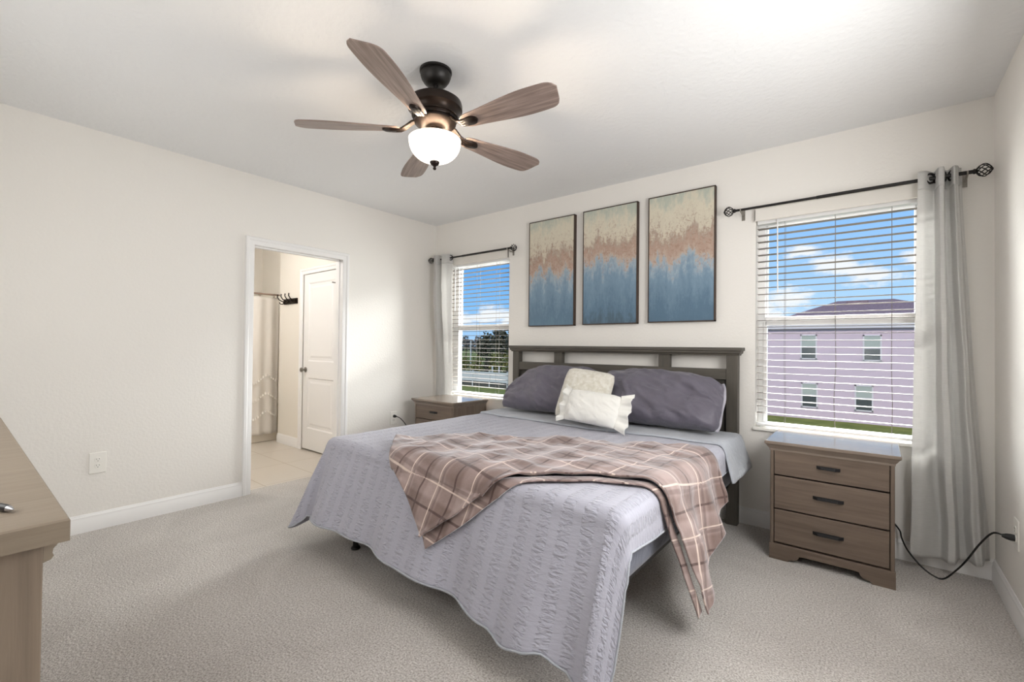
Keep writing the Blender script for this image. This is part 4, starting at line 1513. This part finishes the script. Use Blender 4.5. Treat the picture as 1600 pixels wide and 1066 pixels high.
# ------------------------------------------------------------------ pillows
def pillow(name, label, mat, w, h, t, loc, tilt, yaw=0.0, roll=0.0, seed=0.0, wr=0.012, flange=None, group=None, tops=None, pipe=None, flmat=None):
    """stuffed cushion standing on its lower edge; tops = height profile over the width for a slumped pillow"""
    g = MB()
    n = 60
    tops = tops or [(-1, 1), (1, 1)]

    def surf(sg):
        def fn(a, b):
            u, v = -1 + 2 * a, -1 + 2 * b
            u2, v2 = abs(u), abs(v)
            th = t / 2 * (max(0.0, 1 - u2 ** 2.8) * max(0.0, 1 - v2 ** 2.5)) ** 0.5 * (1.0 - 0.18 * v)
            x = w / 2 * u * (1 - 0.05 * v2 ** 5) + 0.006 * nz(u, v * 3, seed)
            z = h * (v + 1) / 2 * lerp_tab(tops, u) * (1 - 0.04 * u2 ** 6 * (v + 1) / 2)
            fall = min(1.0, (1 - u2 ** 6) * 3) * min(1.0, (1 - v2 ** 6) * 3)
            d1 = nz(u * 2.6 + v * 1.5 + seed, v * 1.2 - u * 0.8 + seed, sg)
            d2 = 1 - 2 * abs(nz(u * 3.2 + v * 2.0 - seed, v * 1.0 - u * 1.2 + seed, sg + 3))
            d3 = nz(u * 9 + v * 5 + seed, v * 5 - seed, sg + 6)
            ww = wr * fall * (0.9 * d1 + 0.55 * d2 + 0.25 * d3)
            z += 0.010 * h * nz(u * 4, seed, 1) * (v + 1) / 2
            return (x, sg * (th + ww), z)
        return fn
    g.grid(surf(-1), n, n)
    g.grid(surf(1), n, n)
    o = g.build(name, mat, smooth=180)
    bmx = bmesh.new(); bmx.from_mesh(o.data)
    bmesh.ops.remove_doubles(bmx, verts=bmx.verts[:], dist=0.0006)
    bmesh.ops.recalc_face_normals(bmx, faces=bmx.faces[:])
    bmx.to_mesh(o.data); bmx.free()
    for p in o.data.polygons: p.use_smooth = True
    o.location = loc
    o.rotation_euler = (tilt, roll, yaw)
    tag(o, label, 'pillow', group)
    if flange:
        for side, wid, nf in flange:
            f = MB()

            def ff(a, b, side=side, wid=wid, nf=nf):
                v = -1 + 2 * b
                x = side * (w / 2 - 0.006 + wid * a)
                y = 0.022 * a * sin(v * nf + seed) + 0.012 * a * nz(v * 6, seed, 2)
                z = h / 2 + (h / 2 + 0.03 * a) * v * 0.985
                return (x, y, z)
            f.grid(ff, 10, 90)
            f.build('flange', flmat or mat, o, smooth=180, solid=0.003)
    if pipe:
        pts = []
        for k in range(81):
            a = 2 * pi * k / 80
            c, s_ = cos(a), sin(a)
            e = 0.14
            u = math.copysign(abs(c) ** e, c); v = math.copysign(abs(s_) ** e, s_)
            pts.append((w / 2 * u * (1 - 0.05 * abs(v) ** 5), 0, h / 2 * (v + 1) * (1 - 0.04 * abs(u) ** 6 * (v + 1) / 2)))
        MB().tube(pts, 0.004, 6, caps=False).build('piping', pipe, o, smooth=60)
    return o


M_white_edge = M_band
pillow('pillow', 'plum grey king pillow leaning on the headboard, on the left behind white cushion', M_purple, 0.92, 0.43, 0.19, (1.808, -0.390, 0.682), radians(-31), radians(1), radians(0), 2.0, 0.030,
       tops=[(-1, 0.42), (-0.8, 0.72), (-0.55, 0.93), (-0.2, 1.0), (0.6, 1.0), (1, 0.92)])
pr = pillow('pillow', 'plum grey king pillow leaning on the headboard, on the right with light hem', M_purple, 0.90, 0.435, 0.20, (2.725, -0.395, 0.682), radians(-31), radians(0), radians(0), 9.0, 0.032,
            tops=[(-1, 0.95), (-0.5, 1.0), (0.0, 0.99), (0.45, 0.95), (0.8, 0.90), (1, 0.82)])
hmf = MB()


def hemf(a, b):
    v = -1 + 2 * b
    return (0.45 - 0.006 + 0.016 * a - 0.02 * abs(v) ** 5, 0.010 * a * sin(v * 5), 0.345 * (v + 1) / 2)


hmf.grid(hemf, 4, 40)
hmf.build('open_hem', cloth('pale_hem', lin(170, 168, 178), 0.7), pr, smooth=180, solid=0.004)
pillow('throw_pillow', 'cream damask square cushion behind the small white one', M_cream, 0.40, 0.40, 0.13, (2.225, -0.565, 0.674), radians(-24), radians(3), radians(6), 4.0, 0.006, pipe=M_cream)
pillow('throw_pillow', 'small white oblong cushion with ruffled ends in front of the pillows', M_whitep, 0.40, 0.235, 0.12, (2.390, -0.695, 0.682), radians(-22), radians(2), radians(4), 6.0, 0.006, flange=[(1, 0.085, 9), (-1, 0.06, 9)])


# ------------------------------------------------------------------ dresser at the left edge, with a pen on top
dz = 0.90
dr = thing('dresser', 'long weathered-wood dresser corner at the left edge near the camera', 'dresser', (1.95, -3.61, 0))
DXR, DYF, DYB = 2.815 - 1.95, -3.365 + 3.61, -3.86 + 3.61
MB().rect_loft([(-DXR, DXR, DYB, DYF, dz - 0.040), (-DXR, DXR, DYB, DYF, dz - 0.003), (-DXR + 0.003, DXR - 0.003, DYB + 0.003, DYF - 0.003, dz)]).build('top', M_dr, dr)
cs = MB()
cs.box(DXR - 0.070, DXR - 0.038, DYB + 0.01, DYF - 0.030, 0.0, dz - 0.04); cs.box(-DXR + 0.038, -DXR + 0.070, DYB + 0.01, DYF - 0.030, 0.0, dz - 0.04)
cs.box(-DXR + 0.07, DXR - 0.07, DYB + 0.01, DYF - 0.036, 0.08, dz - 0.04)
cs.build('case', M_drz, dr, bevel=0.002)
cb_ = MB()
yf = DYF - 0.030
crown = [(yf, dz - 0.04), (yf + 0.019, dz - 0.042), (yf + 0.021, dz - 0.047), (yf + 0.018, dz - 0.054), (yf + 0.013, dz - 0.060), (yf + 0.012, dz - 0.068), (yf + 0.014, dz - 0.073), (yf + 0.010, dz - 0.079), (yf, dz - 0.082)]
cb_.prism(crown, 'X', -DXR + 0.039, DXR - 0.039)
cb_.build('crown_moulding', M_dr, dr)
for r_ in range(3):
    for c_ in range(2):
        x0 = -DXR + 0.09 + c_ * 0.765
        z0 = 0.12 + r_ * 0.225
        dd = MB().box(x0, x0 + 0.75, yf - 0.006, yf + 0.008, z0, z0 + 0.21).build('drawer', M_drz, dr, bevel=0.003)
        MB().tube([(x0 + 0.31, yf + 0.008, z0 + 0.11), (x0 + 0.32, yf + 0.03, z0 + 0.11), (x0 + 0.43, yf + 0.03, z0 + 0.11), (x0 + 0.44, yf + 0.008, z0 + 0.11)], 0.005, 8).build('handle', M_handle, dd, smooth=60)
pen = thing('pen', 'black pen with silver tip lying on the dresser top', 'pen', (2.70, -3.43, dz), 0.35)
MB().lathe([(0.0, -0.14), (0.0065, -0.138), (0.007, -0.02), (0.006, -0.012), (0.0, -0.012)], (0, 0, 0.0072), 14, 'X').build('barrel', M_ink, pen, smooth=50)
MB().lathe([(0.0, -0.014), (0.006, -0.014), (0.0045, -0.004), (0.0015, 0.004), (0.0, 0.005)], (0, 0, 0.0072), 14, 'X').build('tip', M_silver, pen, smooth=50)


# ------------------------------------------------------------------ outlets and cords
def outlet(loc, rotz, label, w=0.084, h=0.137):
    g = thing('wall_outlet', label, 'outlet', loc, rotz)
    MB().rect_loft([(-w / 2, w / 2, 0, 0, 0)] * 0 + [(-w / 2, w / 2, -0.003, 0.0, -h / 2), (-w / 2, w / 2, -0.006, 0.0, -h / 2 + 0.004), (-w / 2, w / 2, -0.006, 0.0, h / 2 - 0.004), (-w / 2, w / 2, -0.003, 0.0, h / 2)]).build('cover_plate', M_plate, g, bevel=0.0015)
    for zc in (-0.020, 0.020):
        rc = MB().lathe([(0.0, -0.0085), (0.0165, -0.0085), (0.0168, -0.005), (0.0, -0.005)], (0, 0, zc), 20, 'Y').build('receptacle', M_plate, g, smooth=40)
        sl = MB()
        sl.box(-0.0075, -0.0055, -0.0092, -0.0080, zc + 0.001, zc + 0.009); sl.box(0.0055, 0.0075, -0.0092, -0.0080, zc + 0.001, zc + 0.009)
        sl.lathe([(0.0, -0.0092), (0.0024, -0.0092), (0.0024, -0.008), (0.0, -0.008)], (0, 0, zc - 0.007), 10, 'Y')
        sl.build('slots', M_slot, rc)
    return g


# local -y is the face; rotate so it looks into the room
outlet((0.0, -2.886, 0.433), radians(90), 'white wall outlet on the left wall beyond the dresser')
outlet((0.0, -0.560, 0.452), radians(90), 'white wall outlet beside the left nightstand with black plug')
outlet((W, -0.484, 0.398), radians(-90), 'white wall outlet on the right wall with black plug')


def cord(label, plug_at, plug_dir, pts):
    g = thing('power_cord', label, 'cord', plug_at)
    o = Vector(plug_at)
    P = [Vector(p) - o for p in pts]
    # smooth path
    out = []
    for i in range(len(P) - 1):
        p0, p1, p2, p3 = P[max(i - 1, 0)], P[i], P[i + 1], P[min(i + 2, len(P) - 1)]
        for k in range(8):
            t = k / 8
            out.append(0.5 * ((2 * p1) + (p2 - p0) * t + (2 * p0 - 5 * p1 + 4 * p2 - p3) * t * t + (3 * p1 - p0 - 3 * p2 + p3) * t ** 3))
    out.append(P[-1])
    MB().tube(out, 0.0042, 8).build('cable', M_rubber, g, smooth=60)
    d = Vector(plug_dir)
    pl = MB()
    pl.tube([d * -0.002, d * 0.012, d * 0.026, d * 0.040], [0.0145, 0.0150, 0.0125, 0.0065], 14)
    pl.build('plug', M_rubber, g, smooth=40)
    return g


cord('black power cord hanging from the right wall outlet past the curtain', (W - 0.009, -0.484, 0.378), (-1, 0.1, 0.02),
     [(W - 0.045, -0.478, 0.381), (4.385, -0.45, 0.372), (4.350, -0.40, 0.295), (4.315, -0.34, 0.190), (4.283, -0.29, 0.110), (4.238, -0.25, 0.034), (4.198, -0.235, 0.032), (4.150, -0.215, 0.062), (4.100, -0.16, 0.112), (4.078, -0.09, 0.15), (4.072, -0.05, 0.175), (4.05, -0.012, 0.20)])
cord('black power cord plugged in beside the left nightstand', (0.009, -0.560, 0.472), (1, 0.05, 0.0),
     [(0.045, -0.556, 0.472), (0.10, -0.545, 0.455), (0.18, -0.54, 0.40), (0.24, -0.53, 0.30), (0.26, -0.50, 0.15), (0.25, -0.42, 0.02), (0.24, -0.2, 0.008)])

# ------------------------------------------------------------------ outside: ground, neighbour house, fence, trees
GZ = -3.22
gr = MB(); gr.box(-1600, 900, 6, 1500, GZ - 0.3, GZ)
structure(gr.build('ground', M_lawn))
HY = 31.0
house = thing('neighbor_house', 'two-storey lavender house with hip roof seen through the right window', 'house', (3.2, HY, GZ))
HX0, HX1, HD, HE = -2.2 - 3.2, 10.2 - 3.2, 11.0, 6.00
MB().box(HX0, HX1, 0, HD, 0, HE).build('house_wall', M_siding, house)
ov = 0.16
ez = HE - 0.02
rf = MB()
rx0, rx1, ry = HX0 + 4.6 - 0.5, HX1 - 5.2, HD / 2
rz = ez + 1.95
vs = [(HX0 - ov, -ov, ez), (HX1 + ov, -ov, ez), (HX1 + ov, HD + ov, ez), (HX0 - ov, HD + ov, ez), (rx0, ry, rz), (rx1, ry, rz)]
rf.add(vs, [(0, 1, 5, 4), (1, 2, 5), (2, 3, 4, 5), (3, 0, 4), (3, 2, 1, 0)])
rf.build('roof', M_roof, house)
fb = MB()
fb.box(HX0 - ov, HX1 + ov, -ov - 0.04, -ov, ez - 0.22, ez + 0.03); fb.box(HX0 - ov - 0.04, HX0 - ov, -ov, HD + ov, ez - 0.22, ez + 0.03); fb.box(HX1 + ov, HX1 + ov + 0.04, -ov, HD + ov, ez - 0.22, ez + 0.03)
fb.box(HX0 - ov, HX1 + ov, -ov, 0.0, ez - 0.20, ez - 0.16)
fb.build('fascia', M_house_trim, house)
rv = MB().box(-0.75, 0.45, ry - 1.0, ry - 0.5, rz - 0.36, rz - 0.10)
rv.build('roof_vent', M_roof, house)
for (wx, wz, wh) in ((0.68, 0.66, 1.43), (3.87, 0.63, 1.42), (0.73, -2.42, 1.42), (3.48, -2.40, 1.42), (7.2, 0.64, 1.42), (7.2, -2.4, 1.42)):
    x = wx - 3.2; zb = wz - GZ; ww = 0.37
    f = MB()
    for a, b, c, d in ((x - ww - 0.08, x - ww, zb - 0.06, zb + wh + 0.08), (x + ww, x + ww + 0.08, zb - 0.06, zb + wh + 0.08), (x - ww - 0.08, x + ww + 0.08, zb + wh, zb + wh + 0.08), (x - ww - 0.1, x + ww + 0.1, zb - 0.08, zb)):
        f.box(a, b, -0.06, 0.02, c, d)
    f.box(x - ww, x + ww, -0.05, 0.0, zb + wh * 0.47, zb + wh * 0.52)
    fo = f.build('window', M_house_trim, house)
    MB().box(x - ww, x + ww, -0.03, -0.01, zb, zb + wh * 0.47).build('lower_pane', M_house_glass, fo)
    MB().box(x - ww, x + ww, -0.035, -0.01, zb + wh * 0.52, zb + wh).build('upper_pane', M_house_shade, fo)


def foliage(mb, c, rad, n, size, rnd):
    for _ in range(n):
        while True:
            p = Vector((rnd.uniform(-1, 1), rnd.uniform(-1, 1), rnd.uniform(-1, 1)))
            if 0.25 < p.length < 1: break
        p = Vector((c[0] + p.x * rad[0], c[1] + p.y * rad[1], c[2] + p.z * rad[2]))
        a = Vector((rnd.gauss(0, 1), rnd.gauss(0, 1), rnd.gauss(0, 1))).normalized()
        b = a.cross(Vector((rnd.gauss(0, 1), rnd.gauss(0, 1), rnd.gauss(0, 1)))).normalized()
        s = size * rnd.uniform(0.6, 1.3)
        mb.add([p - a * s, p + b * s * 0.6, p + a * s, p - b * s * 0.6], [(0, 1, 2, 3)])


def tree(name, label, cat, x, y, h, r, mat, seed, n=500, trunk=True, group=None):
    rnd = random.Random(seed)
    g = thing(name, label, cat, (x, y, GZ), group=group)
    mb = MB()
    size = r * 0.16
    if trunk:
        for k in range(5):
            a = 2 * pi * k / 5 + rnd.random()
            foliage(mb, (cos(a) * r * 0.45, sin(a) * r * 0.45, h * rnd.uniform(0.5, 0.75)), (r * 0.6, r * 0.6, h * 0.22), n // 6, size, rnd)
        foliage(mb, (0, 0, h * 0.80), (r * 0.55, r * 0.55, h * 0.2), n // 5, size, rnd)
        MB().tube([(0, 0, 0), (0.05, 0, h * 0.3), (-0.05, 0.05, h * 0.75)], [r * 0.07, r * 0.055, r * 0.02], 8).build('trunk', M_bark, g, smooth=60)
    else:
        for k in range(4):
            foliage(mb, (rnd.uniform(-0.5, 0.5) * r, rnd.uniform(-0.4, 0.4) * r, h * 0.5), (r * 0.7, r * 0.6, h * 0.5), n // 4, size, rnd)
        MB().tube([(0, 0, 0), (0, 0, h * 0.5)], [0.06, 0.03], 6).build('stem', M_bark, g)
    mb.build('crown' if trunk else 'foliage', mat, g, fix=False)
    return g


def azpos(az, dist):
    a = radians(az)
    return 3.954 + sin(a) * dist, -3.509 + cos(a) * dist


# beyond the far window (azimuth -47 to -37 degrees from the camera)
rnd = random.Random(5)
fx, fy = azpos(-42.2, 160)
for k in range(8):
    az = -47.5 + k * 1.5
    dist = 104 if k % 2 else 126
    x, y = azpos(az, dist)
    hh = -GZ + 1.2 + dist * (0.021 + 0.002 * rnd.random())
    tree('distant_tree', 'hazy grey tree in the far treeline seen through the far window', 'tree', x, y, hh, 2.2, M_leafgrey, 100 + k, 420, group='hazy far treeline')
for k, (az, dist, slope, r) in enumerate(((-41.9, 72, 0.033, 1.7), (-40.2, 80, 0.047, 2.2), (-38.4, 90, 0.046, 2.6))):
    x, y = azpos(az, dist)
    tree('tree', ['low round tree left of the two taller trees beyond the field', 'tall dark tree above the far treeline, left of the tallest pair', 'tall dark tree at the right side of the far window view'][k], 'tree', x, y, -GZ + 1.22 + dist * slope, r, M_leafdark, 40 + k, 520)
bush_labels = ['green bush behind the white fence, far left of the window view', 'green bush behind the fence, second from the left', 'olive bush behind the fence, third from the left', 'olive bush behind the middle of the fence', 'broad green bush behind the fence, right of its middle', 'tallest green bush behind the fence at the right', 'dark green bush at the right end of the fence view']
for k, (az, dist, slope, r) in enumerate(((-46.0, 50, -0.022, 1.0), (-44.6, 54, -0.024, 1.0), (-43.2, 50, -0.020, 1.0), (-41.9, 54, -0.019, 1.05), (-40.6, 50, -0.012, 1.0), (-39.3, 54, -0.006, 1.1), (-37.9, 50, -0.008, 1.05))):
    dist = ((36.6 if dist == 50 else 39.6) + 3.5) / cos(radians(az))
    x, y = azpos(az, dist)
    tree('bush', bush_labels[k], 'bush', x, y, -GZ + 1.22 + dist * slope, r, M_leaf if k % 3 else M_leafdark, 60 + k, 520, trunk=False)
fence = thing('yard_fence', 'pale horizontal fence across the lawn seen through the far window', 'fence', (-30.0, 33.2, GZ))
fp = MB(); fp.box(-16, 14, -0.03, 0.03, 0.55, 1.55); fp.box(-16, 14, -0.05, 0.05, 1.5, 1.62)
fp.build('fence_panel', M_fence, fence)
MB().box(-16, 14, -0.05, 0.05, 0.0, 0.55).build('fence_base', M_fencedark, fence)
for k in range(13):
    MB().box(-16 + k * 2.5 - 0.07, -16 + k * 2.5 + 0.07, -0.08, 0.08, 0.0, 1.72).build('post', M_fence, fence, bevel=0.01)
for k, (az, dist) in enumerate(((-41.15, 34.4), (-40.3, 34.4), (-43.9, 44.0))):
    x, y = azpos(az, (dist + 3.5) / cos(radians(az)))
    pp = MB().tube([(0, 0, 0), (0, 0, 2.2 if k < 2 else 5.2)], 0.09, 8).build('pole', M_fence)
    pp.location = (x, y, GZ)
    tag(pp, ['short pale pole before the bushes, left of a pair', 'short pale pole before the bushes, right of a pair', 'tall pale pole rising in front of the far treeline'][k], 'pole')
